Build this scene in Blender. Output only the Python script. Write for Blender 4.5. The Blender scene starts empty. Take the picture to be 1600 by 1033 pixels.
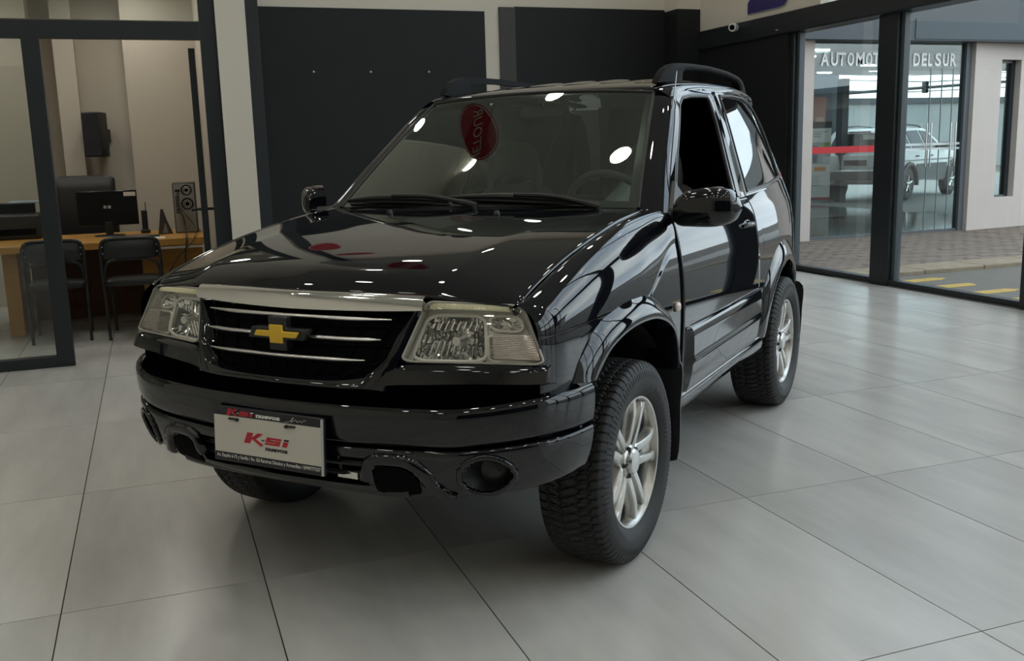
import bpy, math, random
import numpy as np
from mathutils import Matrix, Vector
random.seed(7)
rng = np.random.default_rng(7)
SC = bpy.context.scene
COL = SC.collection
PI = math.pi

# ------------------------------------------------------------------ camera, sky, exposure
CAM_R = ((0.93805224, 0.33503267, 0.08838048), (-0.34542671, 0.92423369, 0.16270361), (-0.02717319, -0.18315346, 0.98270872))
CAM_C = (-0.9021043, -3.4012725, 1.3805376)
cam_data = bpy.data.cameras.new('camera')
cam_data.sensor_width = 36.0
cam_data.lens = 1525.3 * 36.0 / 1600.0
cam_data.clip_start = 0.05
camera = bpy.data.objects.new('camera', cam_data)
COL.objects.link(camera)
m = Matrix.Identity(4)
for r in range(3):
    m[r][0] = CAM_R[r][0]; m[r][1] = CAM_R[r][2]; m[r][2] = -CAM_R[r][1]; m[r][3] = CAM_C[r]
camera.matrix_world = m
SC.camera = camera
SC.view_settings.view_transform = 'Standard'
SC.view_settings.look = 'None'
SC.view_settings.gamma = 1.0
SC.view_settings.exposure = 0.0
SC.view_settings.use_curve_mapping = False
try:
    SC.cycles.max_bounces = 10; SC.cycles.caustics_reflective = False; SC.cycles.caustics_refractive = False; SC.cycles.transparent_max_bounces = 16
    SC.cycles.sample_clamp_indirect = 6.0; SC.cycles.glossy_bounces = 6
except Exception:
    pass

SKY_STRENGTH = 4.2
LAMP_STRENGTH = 11.0

def make_world():
    w = bpy.data.worlds.new('overcast_sky'); SC.world = w; w.use_nodes = True
    nt = w.node_tree; nt.nodes.clear()
    out = nt.nodes.new('ShaderNodeOutputWorld'); bg = nt.nodes.new('ShaderNodeBackground')
    tc = nt.nodes.new('ShaderNodeTexCoord'); mp = nt.nodes.new('ShaderNodeMapping')
    mp.inputs['Scale'].default_value = (1, 1, 2.6)
    ns = nt.nodes.new('ShaderNodeTexNoise'); ns.inputs['Scale'].default_value = 2.2; ns.inputs['Detail'].default_value = 6
    rp = nt.nodes.new('ShaderNodeValToRGB')
    rp.color_ramp.elements[0].position = 0.34; rp.color_ramp.elements[0].color = (0.42, 0.50, 0.62, 1)
    rp.color_ramp.elements[1].position = 0.66; rp.color_ramp.elements[1].color = (0.93, 0.97, 1.0, 1)
    L = nt.links.new
    L(tc.outputs['Generated'], mp.inputs['Vector']); L(mp.outputs['Vector'], ns.inputs['Vector'])
    L(ns.outputs['Fac'], rp.inputs['Fac']); L(rp.outputs['Color'], bg.inputs['Color']); L(bg.outputs['Background'], out.inputs['Surface'])
    bg.inputs['Strength'].default_value = SKY_STRENGTH
make_world()

# ------------------------------------------------------------------ materials
MATS = {}
def mat(name, color, rough=0.5, metal=0.0, coat=0.0, spec=0.5, noise=0.0, nscale=8.0, stretch=(1, 1, 1), bump=0.0, bscale=60.0, emit=0.0, ior=None, obj_random=0.0, rough_noise=0.0):
    if name in MATS: return MATS[name]
    M = bpy.data.materials.new(name); M.use_nodes = True; nt = M.node_tree
    b = nt.nodes['Principled BSDF']; L = nt.links.new
    b.inputs['Base Color'].default_value = (*color, 1); b.inputs['Roughness'].default_value = rough
    b.inputs['Metallic'].default_value = metal; b.inputs['Coat Weight'].default_value = coat
    b.inputs['Coat Roughness'].default_value = 0.02
    b.inputs['Specular IOR Level'].default_value = spec
    if ior: b.inputs['IOR'].default_value = ior
    if emit:
        b.inputs['Emission Color'].default_value = (*color, 1); b.inputs['Emission Strength'].default_value = emit
    if noise or bump or rough_noise or obj_random:
        tc = nt.nodes.new('ShaderNodeTexCoord'); mp = nt.nodes.new('ShaderNodeMapping'); mp.inputs['Scale'].default_value = stretch
        L(tc.outputs['Object'], mp.inputs['Vector'])
        if noise or rough_noise or obj_random:
            ns = nt.nodes.new('ShaderNodeTexNoise'); ns.inputs['Scale'].default_value = nscale; ns.inputs['Detail'].default_value = 7; ns.inputs['Roughness'].default_value = 0.6
            L(mp.outputs['Vector'], ns.inputs['Vector'])
            fac = ns.outputs['Fac']
            if obj_random:
                oi = nt.nodes.new('ShaderNodeObjectInfo')
                ns.noise_dimensions = '4D'
                mu = nt.nodes.new('ShaderNodeMath'); mu.operation = 'MULTIPLY'; mu.inputs[1].default_value = 37.0
                L(oi.outputs['Random'], mu.inputs[0]); L(mu.outputs[0], ns.inputs['W'])
                m1 = nt.nodes.new('ShaderNodeMath'); m1.operation = 'MULTIPLY_ADD'; m1.inputs[1].default_value = obj_random; 
                sub = nt.nodes.new('ShaderNodeMath'); sub.operation = 'SUBTRACT'; sub.inputs[1].default_value = 0.5
                L(oi.outputs['Random'], sub.inputs[0]); L(sub.outputs[0], m1.inputs[0]); L(fac, m1.inputs[2]); fac = m1.outputs[0]
            rp = nt.nodes.new('ShaderNodeValToRGB')
            lo = [max(0, c * (1 - noise)) for c in color]; hi = [min(1, c * (1 + noise)) for c in color]
            rp.color_ramp.elements[0].position = 0.12; rp.color_ramp.elements[0].color = (*lo, 1)
            rp.color_ramp.elements[1].position = 0.88; rp.color_ramp.elements[1].color = (*hi, 1)
            L(fac, rp.inputs['Fac']); L(rp.outputs['Color'], b.inputs['Base Color'])
            if rough_noise:
                mr = nt.nodes.new('ShaderNodeMapRange'); mr.inputs['To Min'].default_value = rough - rough_noise; mr.inputs['To Max'].default_value = rough + rough_noise
                L(ns.outputs['Fac'], mr.inputs['Value']); L(mr.outputs['Result'], b.inputs['Roughness'])
        if bump:
            nb = nt.nodes.new('ShaderNodeTexNoise'); nb.inputs['Scale'].default_value = bscale; nb.inputs['Detail'].default_value = 3
            L(tc.outputs['Object'], nb.inputs['Vector'])
            bp = nt.nodes.new('ShaderNodeBump'); bp.inputs['Strength'].default_value = bump; bp.inputs['Distance'].default_value = 0.01
            L(nb.outputs['Fac'], bp.inputs['Height']); L(bp.outputs['Normal'], b.inputs['Normal'])
    MATS[name] = M
    return M

def glass(name, tint, f0=0.045, gloss=(1, 1, 1), rough=0.0, film=0.0, film_color=(1, 1, 1)):
    """thin pane: Schlick mix of a tinted see-through and a mirror"""
    if name in MATS: return MATS[name]
    M = bpy.data.materials.new(name); M.use_nodes = True; nt = M.node_tree; nt.nodes.clear(); L = nt.links.new
    out = nt.nodes.new('ShaderNodeOutputMaterial'); tr = nt.nodes.new('ShaderNodeBsdfTransparent'); gl = nt.nodes.new('ShaderNodeBsdfGlossy')
    tr.inputs['Color'].default_value = (*tint, 1); gl.inputs['Color'].default_value = (*gloss, 1); gl.inputs['Roughness'].default_value = rough
    lw = nt.nodes.new('ShaderNodeLayerWeight'); lw.inputs['Blend'].default_value = 0.5
    pw = nt.nodes.new('ShaderNodeMath'); pw.operation = 'POWER'; pw.inputs[1].default_value = 5.0
    ma = nt.nodes.new('ShaderNodeMath'); ma.operation = 'MULTIPLY_ADD'; ma.inputs[1].default_value = 1 - f0; ma.inputs[2].default_value = f0
    mx = nt.nodes.new('ShaderNodeMixShader')
    L(lw.outputs['Facing'], pw.inputs[0]); L(pw.outputs[0], ma.inputs[0]); L(ma.outputs[0], mx.inputs['Fac'])
    a = tr.outputs[0]
    if film:
        df = nt.nodes.new('ShaderNodeBsdfDiffuse'); df.inputs['Color'].default_value = (*film_color, 1)
        m2 = nt.nodes.new('ShaderNodeMixShader'); m2.inputs['Fac'].default_value = film
        L(tr.outputs[0], m2.inputs[1]); L(df.outputs[0], m2.inputs[2]); a = m2.outputs[0]
    L(a, mx.inputs[1]); L(gl.outputs[0], mx.inputs[2]); L(mx.outputs[0], out.inputs['Surface'])
    MATS[name] = M
    return M

PAINT = mat('black_car_paint', (0.0035, 0.0042, 0.0065), 0.2, coat=1.0, spec=0.0)
PAINT.node_tree.nodes['Principled BSDF'].inputs['Coat IOR'].default_value = 1.6
PLASTIC = mat('black_plastic', (0.012, 0.013, 0.014), 0.42)
SATIN = mat('satin_black_plastic', (0.02, 0.021, 0.023), 0.33)
RUBBER = mat('tyre_rubber', (0.016, 0.016, 0.017), 0.62, noise=0.35, nscale=14, bump=0.15, bscale=160)
DARK = mat('unlit_black', (0.003, 0.003, 0.0035), 0.8, spec=.06)
CHROME = mat('chrome', (0.78, 0.77, 0.74), 0.07, 1.0)
BARCHROME = mat('brushed_chrome', (0.80, 0.79, 0.76), 0.30, 1.0)
ALLOY = mat('silver_alloy', (0.58, 0.575, 0.55), 0.27, 0.88, noise=0.06, nscale=20)
ALLOYDARK = mat('alloy_recess', (0.22, 0.22, 0.21), 0.45, 0.6)
GOLD = mat('gold_emblem', (0.80, 0.50, 0.03), 0.32, 0.25, coat=0.3)
WINDSHIELD = glass('windshield_glass', (0.70, 0.79, 0.72), 0.155, (0.92, 1.0, 0.94))
TINT = glass('tinted_glass', (0.05, 0.055, 0.06), 0.22)
DOORGLASS = glass('door_glass', (0.30, 0.33, 0.34), 0.04)
PANE = glass('clear_pane', (0.90, 0.93, 0.92), 0.05)
PANEG = glass('greenish_pane', (0.80, 0.87, 0.86), 0.06)
LENS = glass('headlamp_lens', (0.93, 0.93, 0.90), 0.05, film=0.03, film_color=(0.85, 0.84, 0.78))

# ------------------------------------------------------------------ mesh helpers
class MB:
    def __init__(s): s.v = []; s.f = []
    def add(s, V, F):
        o = len(s.v); s.v.extend([tuple(map(float, p)) for p in V]); s.f.extend([tuple(i + o for i in f) for f in F]); return s
    def grid(s, G, flip=False, wrap_u=False, wrap_v=False, skip=None):
        G = np.asarray(G, float); nu, nv = G.shape[:2]; F = []
        for i in range(nu if wrap_u else nu - 1):
            for j in range(nv if wrap_v else nv - 1):
                if skip is not None and skip(i, j): continue
                a, b, c, d = i * nv + j, ((i + 1) % nu) * nv + j, ((i + 1) % nu) * nv + (j + 1) % nv, i * nv + (j + 1) % nv
                F.append((a, d, c, b) if flip else (a, b, c, d))
        return s.add(G.reshape(-1, 3), F)
    def box(s, x0, x1, y0, y1, z0, z1):
        V = [(x, y, z) for x in (x0, x1) for y in (y0, y1) for z in (z0, z1)]
        return s.add(V, [(0, 1, 3, 2), (4, 6, 7, 5), (0, 4, 5, 1), (2, 3, 7, 6), (0, 2, 6, 4), (1, 5, 7, 3)])
    def tube(s, path, r, n=10, caps=True, sy=1.0):
        P = np.asarray(path, float); k = len(P); R = np.full(k, r) if np.isscalar(r) else np.asarray(r)
        T = np.gradient(P, axis=0); T /= np.linalg.norm(T, axis=1)[:, None] + 1e-12
        ref = np.array([0, 0, 1.0]) if abs(T[0][2]) < 0.9 else np.array([1.0, 0, 0]); G = []
        for i in range(k):
            u = np.cross(T[i], ref); u /= np.linalg.norm(u) + 1e-12; w = np.cross(u, T[i]); ref = w
            a = np.linspace(0, 2 * PI, n, endpoint=False)
            G.append(P[i] + R[i] * (np.cos(a)[:, None] * u + sy * np.sin(a)[:, None] * w))
        o = len(s.v); s.grid(G, wrap_v=True)
        if caps: s.f.append(tuple(o + j for j in range(n))); s.f.append(tuple(o + (k - 1) * n + n - 1 - j for j in range(n)))
        return s
    def prism(s, poly, axis, a, b):
        """closed polygon (2D) pushed from a to b along an axis"""
        n = len(poly); V = []
        for w in (a, b):
            for p, q in poly: V.append({0: (w, p, q), 1: (p, w, q), 2: (p, q, w)}[axis])
        return s.add(V, [tuple(range(n)), tuple(range(2 * n - 1, n - 1, -1))] + [(i, n + i, n + (i + 1) % n, (i + 1) % n) for i in range(n)])
    def lathe(s, prof, axis, cx, cy, cz, n=48):
        """prof: (along-axis, radius)"""
        G = []
        for k in range(n):
            a = 2 * PI * k / n; row = []
            for h, r in prof:
                c, d = r * math.cos(a), r * math.sin(a)
                row.append({0: (cx + h, cy + c, cz + d), 1: (cx + c, cy + h, cz + d), 2: (cx + c, cy + d, cz + h)}[axis])
            G.append(row)
        return s.grid(G, wrap_u=True)
    def build(s, name, material, parent=None, smooth=True, angle=40, solid=0.0, bevel=0.0, sub=0, merge=False):
        me = bpy.data.meshes.new(name); me.from_pydata(s.v, [], s.f)
        me.validate(clean_customdata=False)
        if smooth:
            me.polygons.foreach_set('use_smooth', [True] * len(me.polygons))
            me.set_sharp_from_angle(angle=math.radians(angle))
        mats = material if isinstance(material, (list, tuple)) else [material]
        for mm in mats: me.materials.append(mm)
        o = bpy.data.objects.new(name, me); COL.objects.link(o)
        if parent is not None: o.parent = parent
        if solid:
            md = o.modifiers.new('thickness', 'SOLIDIFY'); md.thickness = solid; md.offset = -1 if solid > 0 else -1
        if bevel:
            md = o.modifiers.new('edges', 'BEVEL'); md.width = bevel; md.segments = 2; md.limit_method = 'ANGLE'; md.angle_limit = math.radians(35)
        return o

def fix_normals(o):
    import bmesh
    bm = bmesh.new(); bm.from_mesh(o.data); bmesh.ops.recalc_face_normals(bm, faces=bm.faces); bm.to_mesh(o.data); bm.free()
    return o
def box_obj(name, material, parent, x0, x1, y0, y1, z0, z1, bevel=0.0, smooth=False):
    b = MB().box(x0, x1, y0, y1, z0, z1)
    return b.build(name, material, parent, smooth=bool(bevel) or smooth, bevel=bevel)
def empty(name, loc=(0, 0, 0), rz=0.0, parent=None):
    o = bpy.data.objects.new(name, None); COL.objects.link(o); o.location = loc; o.rotation_euler = (0, 0, rz); o.empty_display_size = 0.1
    if parent is not None: o.parent = parent
    return o
def tag(o, label, cat, group=None):
    o['label'] = label; o['category'] = cat
    if group: o['group'] = group
    return o
def struct(o, label=None):
    o['kind'] = 'structure'
    if label: o['label'] = label
    return o
def copy_tree(o, parent=None):
    c = o.copy(); COL.objects.link(c)
    if parent is not None: c.parent = parent
    for ch in list(o.children): copy_tree(ch, c)
    return c
def cr(pts, n, closed=False):
    """Catmull-Rom through the points, n samples even in arc length"""
    P = np.asarray(pts, float); k = len(P)
    if k == 2: return np.linspace(P[0], P[1], n)
    Q = np.vstack([2 * P[0] - P[1], P, 2 * P[-1] - P[-2]]) if not closed else np.vstack([P[-1], P, P[0], P[1]])
    out = []
    for i in range(1, len(Q) - 2):
        for t in np.linspace(0, 1, 24, endpoint=False):
            a, b, c, d = Q[i - 1], Q[i], Q[i + 1], Q[i + 2]
            out.append(0.5 * (2 * b + (c - a) * t + (2 * a - 5 * b + 4 * c - d) * t * t + (3 * b - a - 3 * c + d) * t ** 3))
    if not closed: out.append(P[-1])
    return resample(out, n)
def resample(P, n):
    P = np.asarray(P, float); s = np.concatenate([[0], np.cumsum(np.linalg.norm(np.diff(P, axis=0), axis=1))])
    t = np.linspace(0, s[-1], n); return np.stack([np.interp(t, s, P[:, i]) for i in range(P.shape[1])], 1)
def pchip(xs, ys):
    xs = np.asarray(xs, float); ys = np.asarray(ys, float); h = np.diff(xs); d = np.diff(ys) / h; mm = np.zeros(len(xs))
    for i in range(1, len(xs) - 1):
        if d[i - 1] * d[i] > 0:
            w1, w2 = 2 * h[i] + h[i - 1], h[i] + 2 * h[i - 1]; mm[i] = (w1 + w2) / (w1 / d[i - 1] + w2 / d[i])
    mm[0], mm[-1] = d[0], d[-1]
    def fn(x):
        x = np.clip(np.asarray(x, float), xs[0], xs[-1]); i = np.clip(np.searchsorted(xs, x) - 1, 0, len(h) - 1)
        t = (x - xs[i]) / h[i]; t2, t3 = t * t, t ** 3
        return (2 * t3 - 3 * t2 + 1) * ys[i] + (t3 - 2 * t2 + t) * h[i] * mm[i] + (-2 * t3 + 3 * t2) * ys[i + 1] + (t3 - t2) * h[i] * mm[i + 1]
    return fn
def coons(bot, top, lef, rig):
    bot, top, lef, rig = map(np.asarray, (bot, top, lef, rig)); nu, nv = len(bot), len(lef)
    u = np.linspace(0, 1, nu)[:, None, None]; v = np.linspace(0, 1, nv)[None, :, None]
    Lc = (1 - v) * bot[:, None] + v * top[:, None]; Ld = (1 - u) * lef[None] + u * rig[None]
    B = (1 - u) * (1 - v) * bot[0] + u * (1 - v) * bot[-1] + (1 - u) * v * top[0] + u * v * top[-1]
    return Lc + Ld - B
def text_mesh(body, size, bold=0.0, shear=0.0, extrude=0.0, align='LEFT', sx=1.0, spacing=1.0, fit=None):
    cu = bpy.data.curves.new('lettering', 'FONT'); cu.body = body; cu.size = size; cu.offset = bold; cu.shear = shear; cu.extrude = extrude
    cu.align_x = align; cu.resolution_u = 3; cu.space_character = spacing
    t = bpy.data.objects.new('lettering', cu); COL.objects.link(t)
    dg = bpy.context.evaluated_depsgraph_get(); dg.update()
    me = bpy.data.meshes.new_from_object(t.evaluated_get(dg))
    bpy.data.objects.remove(t); bpy.data.curves.remove(cu)
    if fit:
        xs = [v.co.x for v in me.vertices]; sx = fit / (max(xs) - min(xs))
    if sx != 1.0:
        for v in me.vertices: v.co.x *= sx
    return me
def text_obj(name, body, size, material, parent, loc, ex, ey, **kw):
    """flat lettering: ex is the reading direction, ey its up direction"""
    me = text_mesh(body, size, **kw); me.materials.clear(); me.materials.append(material)
    o = bpy.data.objects.new(name, me); COL.objects.link(o)
    ex = Vector(ex).normalized(); ey = Vector(ey); ey = (ey - ex * ey.dot(ex)).normalized(); ez = ex.cross(ey); M = Matrix.Identity(4)
    for r in range(3): M[r][0] = ex[r]; M[r][1] = ey[r]; M[r][2] = ez[r]; M[r][3] = loc[r]
    if parent is not None: o.parent = parent
    o.matrix_local = M
    return o

# ------------------------------------------------------------------ the room
XR, YB, YP = 5.56, 7.72, 3.81           # glass wall on the right, back wall, office partition
XL, YF, ZC = -7.0, -7.5, 6.0
OX, OY, TA, TB = -1.2777, -1.4422, 0.6190, 1.1798
WALLW = mat('cream_wall_paint', (0.68, 0.635, 0.545), 0.75, noise=0.04, nscale=1.5, bump=0.05, bscale=90)
WALLO = mat('office_wall_paint', (0.50, 0.45, 0.37), 0.8, noise=0.06, nscale=1.2)
WALLD = mat('charcoal_wall_paint', (0.0105, 0.0125, 0.0135), 0.55, spec=0.3, noise=0.12, nscale=3, bump=0.06, bscale=120)
WALL_LIT = mat('lit_face_tone', (0.050, 0.048, 0.043), 0.6, noise=0.1, nscale=3)
FRAME = mat('dark_window_frame', (0.014, 0.018, 0.022), 0.4)
CEIL = mat('ceiling_paint', (0.66, 0.67, 0.64), 0.85, noise=0.05, nscale=1.0)
GROUT = mat('dark_grout', (0.035, 0.034, 0.032), 0.8)
TILE = mat('grey_porcelain_tile', (0.53, 0.52, 0.49), 0.25, noise=0.26, nscale=2.2, stretch=(2.2, 0.45, 1), obj_random=0.20, rough_noise=0.0, spec=0.5)

floor = box_obj('floor', GROUT, None, XL, XR + 0.05, YF, YB + 0.05, -0.08, -0.0035); struct(floor)
tile_mesh = None
for i in range(-9, 12):
    for j in range(-3, 9):
        x0, x1, y0, y1 = OX + i * TA, OX + (i + 1) * TA, OY + j * TB, OY + (j + 1) * TB
        if x0 > XR - 0.02 or y0 > YB - 0.05: continue
        full = x1 <= XR and y1 <= YB
        g = 0.0021
        if full and tile_mesh is not None:
            t = bpy.data.objects.new('floor_tile', tile_mesh); COL.objects.link(t); t.parent = floor
        else:
            w, d = min(x1, XR) - x0, min(y1, YB) - y0
            b = MB().box(g, w - g, g, d - g, -0.006, 0.0)
            t = b.build('floor_tile', TILE, floor, smooth=False)
            if full: tile_mesh = t.data
        t.location = (x0, y0, random.uniform(-0.0002, 0.0))
# lift the tile layer's base under the rest of the room that no tile covers (never in view)
box_obj('floor_slab', TILE, floor, XL, OX - 9 * TA, YF, YB, -0.0035, -0.0005)
box_obj('floor_slab', TILE, floor, OX - 9 * TA, XR, YF, OY - 3 * TB, -0.0035, -0.0005)

ceiling = struct(box_obj('ceiling', CEIL, None, XL, XR, YF, YB, ZC, ZC + 0.12))
wall_back = struct(box_obj('wall_back', WALLW, None, XL, XR + 0.3, YB, YB + 0.2, 0, ZC))
def painted(name, x0, x1, z0, z1, mt, y=YB, d=0.012, parent=None): return box_obj(name, mt, parent or wall_back, x0, x1, y - d, y, z0, z1)
painted('dark_panel', 0.335, 2.895, 0, 2.945, WALLD)
painted('dark_panel', 3.265, 5.245, 0, 3.005, WALLD)
painted('lit_face_band', 3.07, 3.265, 0, 2.995, WALL_LIT, d=0.03)  # paler band: light on a side face put into the colour
painted('dark_pilaster', 0.16, 0.335, 0, ZC, FRAME, d=0.10)
for sx_ in (0.896, 1.531, 2.205):
    b = MB(); b.lathe([(0.0, 0.011), (-0.006, 0.010), (-0.009, 0.004), (-0.009, 0)], 1, sx_, YB - 0.012, 2.268, 10)
    b.build('wall_stud', mat('pale_plug', (0.7, 0.7, 0.68), 0.4), wall_back)
pillar = struct(box_obj('trim_1', WALLD, None, 5.24, XR, YB - 0.32, YB, 0, 2.98), 'dark corner pillar where the back wall meets the glass wall')
box_obj('upper_pillar', WALLW, pillar, 5.24, XR, YB - 0.32, YB, 2.98, ZC)

wall_right = struct(box_obj('wall_right', WALLD, None, XR, XR + 0.2, 5.62, YB + 0.2, 0, 2.70))
box_obj('upper_wall', WALLW, wall_right, XR, XR + 0.2, 5.10, YB + 0.2, 2.70, ZC)
beam = box_obj('crossbeam', FRAME, wall_right, XR - 0.03, XR + 0.22, YF, YB, 2.50, 2.715, bevel=0.008)
box_obj('lintel_wall', WALLW, wall_right, XR, XR + 0.2, YF, 5.10, 5.7, ZC)
box_obj('cable_clip', mat('pale_plug', (0.7, 0.7, 0.68)), wall_right, XR - 0.036, XR - 0.028, 5.76, 5.80, 2.545, 2.553)

# glass wall on the right
win_r = struct(empty('window_2', (XR + 0.09, 2.0, 0)), 'tall showroom glass wall in dark frames on the right')
def wbox(name, mt, y0, y1, z0, z1, x0=-0.06, x1=0.06, bevel=0.004): return box_obj(name, mt, win_r, x0, x1, y0 - 2.0, y1 - 2.0, z0, z1, bevel=bevel)
POSTS = [(5.56, 5.66), (4.02, 4.27), (2.25, 2.50), (0.35, 0.55), (-1.6, -1.4), (-3.55, -3.35), (-5.5, -5.3), (-7.5, -7.4)]
for k, (a, b_) in enumerate(POSTS):
    wbox('frame_post', FRAME, a, b_, 0.0, 2.5)
    wbox('post_bead', mat('grey_frame_bead', (0.06, 0.075, 0.085), 0.35), a - 0.045, a, 0.05, 2.5, -0.02, 0.05)
    if k:
        wbox('frame_post', FRAME, a, a + 0.08, 2.72, 5.7)
for k in range(len(POSTS) - 1):
    y1, y0 = POSTS[k][0], POSTS[k + 1][1]
    wbox('pane', PANE, y0 - 0.01, y1 + 0.01, 0.04, 2.52, 0.0, 0.006, 0)
    wbox('bottom_rail', FRAME, y0, y1, 0.0, 0.055, -0.05, 0.05)
    wbox('pane', PANE, y0 - 0.2, min(y1 + 0.08, 5.10), 2.72, 5.72, 0.0, 0.006, 0)

# walls that only show in reflections
struct(box_obj('wall_left', WALLW, None, XL - 0.2, XL, YF, YB, 0, ZC))
wall_front = struct(box_obj('wall_front', WALLW, None, XL, XR, YF - 0.2, YF, 0, ZC)); box_obj('dark_panel', WALLD, wall_front, -4.8, 3.4, YF, YF + .012, 0, 2.95)  # unseen dark panel added to vary reflections in chrome and headlamps

# office partition (left)
win_o = struct(empty('window_1', (0, YP, 0)), 'office partition of clear glass in a dark frame')
def pbox(name, mt, x0, x1, z0, z1, y0=-0.035, y1=0.035, bevel=0.003): return box_obj(name, mt, win_o, x0, x1, y0, y1, z0, z1, bevel=bevel)
pbox('stile', FRAME, -1.598, -1.488, 0.0, 2.17)
pbox('bottom_rail', FRAME, XL, -1.598, 0.0, 0.075)
pbox('header', FRAME, XL, -0.49, 2.165, 2.275)
pbox('header_ledge', mat('pale_frame_edge', (0.07, 0.065, 0.055), 0.5), XL, -0.49, 2.275, 2.285)  # thin ledge in a paler tone than the header
pbox('frame_post', FRAME, -0.492, -0.388, 0.0, 3.0)
pbox('top_rail', FRAME, XL, -0.388, 2.98, 3.06)
pbox('pane', PANE, -3.4, -1.59, 0.07, 2.17, -0.003, 0.003, 0)
pbox('pane', PANE, -3.4, -0.48, 2.27, 2.99, -0.003, 0.003, 0)
pbox('frame_post', FRAME, -3.5, -3.4, 0.0, 3.0)
pbox('pane', PANE, XL, -3.5, 0.07, 2.17, -0.003, 0.003, 0)
pbox('pane', PANE, XL, -3.5, 2.27, 2.99, -0.003, 0.003, 0)
wall_off = struct(box_obj('wall_partition', WALLW, None, XL, -0.388, YP - 0.06, YP + 0.06, 3.06, ZC), 'white wall above the office partition')
col = struct(box_obj('trim_2', WALLW, None, -0.386, -0.186, YP - 0.06, YP + 0.5, 0, 3.6), 'cream column at the end of the office partition')
# open door leaf seen edge-on, swung into the office
door = struct(empty('door_1', (-0.552, YP + 0.08, 0), -.047), 'open glass office door in a dark frame')
for nm, a in (('stile', (-0.022, 0.022, 0.0, 0.06, 0.02, 2.12)), ('stile', (-0.022, 0.022, 0.78, 0.86, 0.02, 2.12)), ('top_rail', (-0.02, 0.02, 0.06, 0.78, 2.05, 2.12)), ('bottom_rail', (-0.02, 0.02, 0.06, 0.78, 0.02, 0.12))):
    box_obj(nm, FRAME, door, *a, bevel=0.003)
box_obj('pane', PANE, door, -0.003, 0.003, 0.05, 0.79, 0.11, 2.06)
hb = MB().tube([(-0.02, 0.79, 0.98), (-0.075, 0.79, 0.98), (-0.085, 0.72, 0.98), (-0.085, 0.66, 0.98)], 0.011, 10); hb.tube([(0.02, 0.79, 0.98), (0.07, 0.79, 0.98), (0.08, 0.70, 0.98)], 0.011, 10)
hb.build('door_handle', PLASTIC, door)
# office shell
wall_ob = struct(box_obj('wall_office', WALLO, None, XL, -0.30, 7.45, YB, 0, 3.05), 'beige back wall of the office')
box_obj('pilaster', WALLO, wall_ob, -1.66, -1.475, 7.22, 7.45, 0, 3.05)
box_obj('wall_step', WALLO, wall_ob, -1.03, -0.30, 7.05, 7.45, 0, 3.05)
box_obj('wall_step', WALLO, wall_ob, -3.2, -1.86, 7.1, 7.45, 0, 3.05)
struct(box_obj('wall_office_side', WALLO, None, -0.36, -0.26, YP + 0.5, YB, 0, 3.05))
struct(box_obj('ceiling_office', CEIL, None, XL, -0.30, YP + 0.06, YB, 3.05, 3.12))

# ------------------------------------------------------------------ the car (own frame: x to its left, y to its tail, z up)
CAR_RZ = -0.8385992
car = tag(empty('car', (0, 0, 0), CAR_RZ), 'shiny black three-door off-road car with a gold bowtie badge, parked on the grey tiles', 'car')

Wz = pchip([.30, .42, .52, .65, .78, .90, 0.99, 1.06, 1.13, 1.30, 1.50, 1.58, 1.61, 1.65, 1.70], [.770, .788, .802, .811, .815, .811, .800, .787, .766, .708, .640, .606, .590, .556, .50])
Py = pchip([-.66, -.60, -.50, -.30, 0, .5, 1.5, 2.0, 2.35, 2.55, 2.68, 2.76, 2.82, 2.85], [.950, .960, .978, .992, 1.0, 1.0, 1.0, .995, .972, .942, .895, .83, .73, .60])
yEnd = pchip([.3, .60, 1.0, 1.15, 1.30, 1.5, 1.66], [2.80, 2.87, 2.88, 2.84, 2.77, 2.65, 2.50])
def sst(x): x = np.clip(x, 0, 1); return x * x * (3 - 2 * x)
def S(y, z):
    y = np.asarray(y, float); z = np.asarray(z, float)
    return Wz(z) * Py(y + (2.85 - yEnd(z)) * sst((y - 1.5) / 0.9))
def side3(G, off=0.0, side=1):
    G = np.asarray(G, float); y, z = G[..., 0], G[..., 1]
    return np.stack([side * (S(y, z) + off), y, z], -1)
def both(fn):
    for sd in (1, -1): fn(sd)

# --- hood
xs_ = pchip([-.60, -.2, .2, .46], [.702, .702, .698, .692]); zs_ = pchip([-.61, -.446, -.279, -.07, .208, .46], [.962, 1.013, 1.056, 1.097, 1.137, 1.157])
zc_ = pchip([-.71, -.67, -.6, -.4, -.15, .06, .26], [.985, 1.016, 1.050, 1.092, 1.124, 1.146, 1.163])
hh_ = pchip([0, .25, .45, .60, .66, .71, .85, 1.0], [1, .985, .93, .85, .80, .66, .30, 0])
hyf = lambda u: -.70 + .10 * np.abs(u) ** 1.35
hyr = lambda u: .245 + .195 * np.abs(u) ** 2
def hood_pt(u, v):
    y = hyf(u) * (1 - v) + hyr(u) * v
    xs = xs_(hyf(1.0) * (1 - v) + hyr(1.0) * v); zs = zs_(hyf(1.0) * (1 - v) + hyr(1.0) * v)
    z = zs + (zc_(hyf(0.0) * (1 - v) + hyr(0.0) * v) - zs) * hh_(np.abs(u))
    z = z - .014 * np.exp(-v / .022)
    return np.stack([xs * u, y, z], -1)
U, V = np.meshgrid(np.linspace(-1, 1, 81), np.concatenate([np.linspace(0, .1, 16), np.linspace(.1, 1, 44)[1:]]), indexing='ij')
G = hood_pt(U * .996, V)
MB().grid(G).build('hood', PAINT, car, solid=.012, angle=60)
for sx_ in (-.22, .22):
    b = MB(); p = hood_pt(np.array(sx_ / .66), np.array(.86)); b.lathe([(0, .012), (.008, .011), (.014, .006), (.015, 0)], 2, p[0], p[1], p[2], 12); b.build('washer_nozzle', PLASTIC, car)

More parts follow.
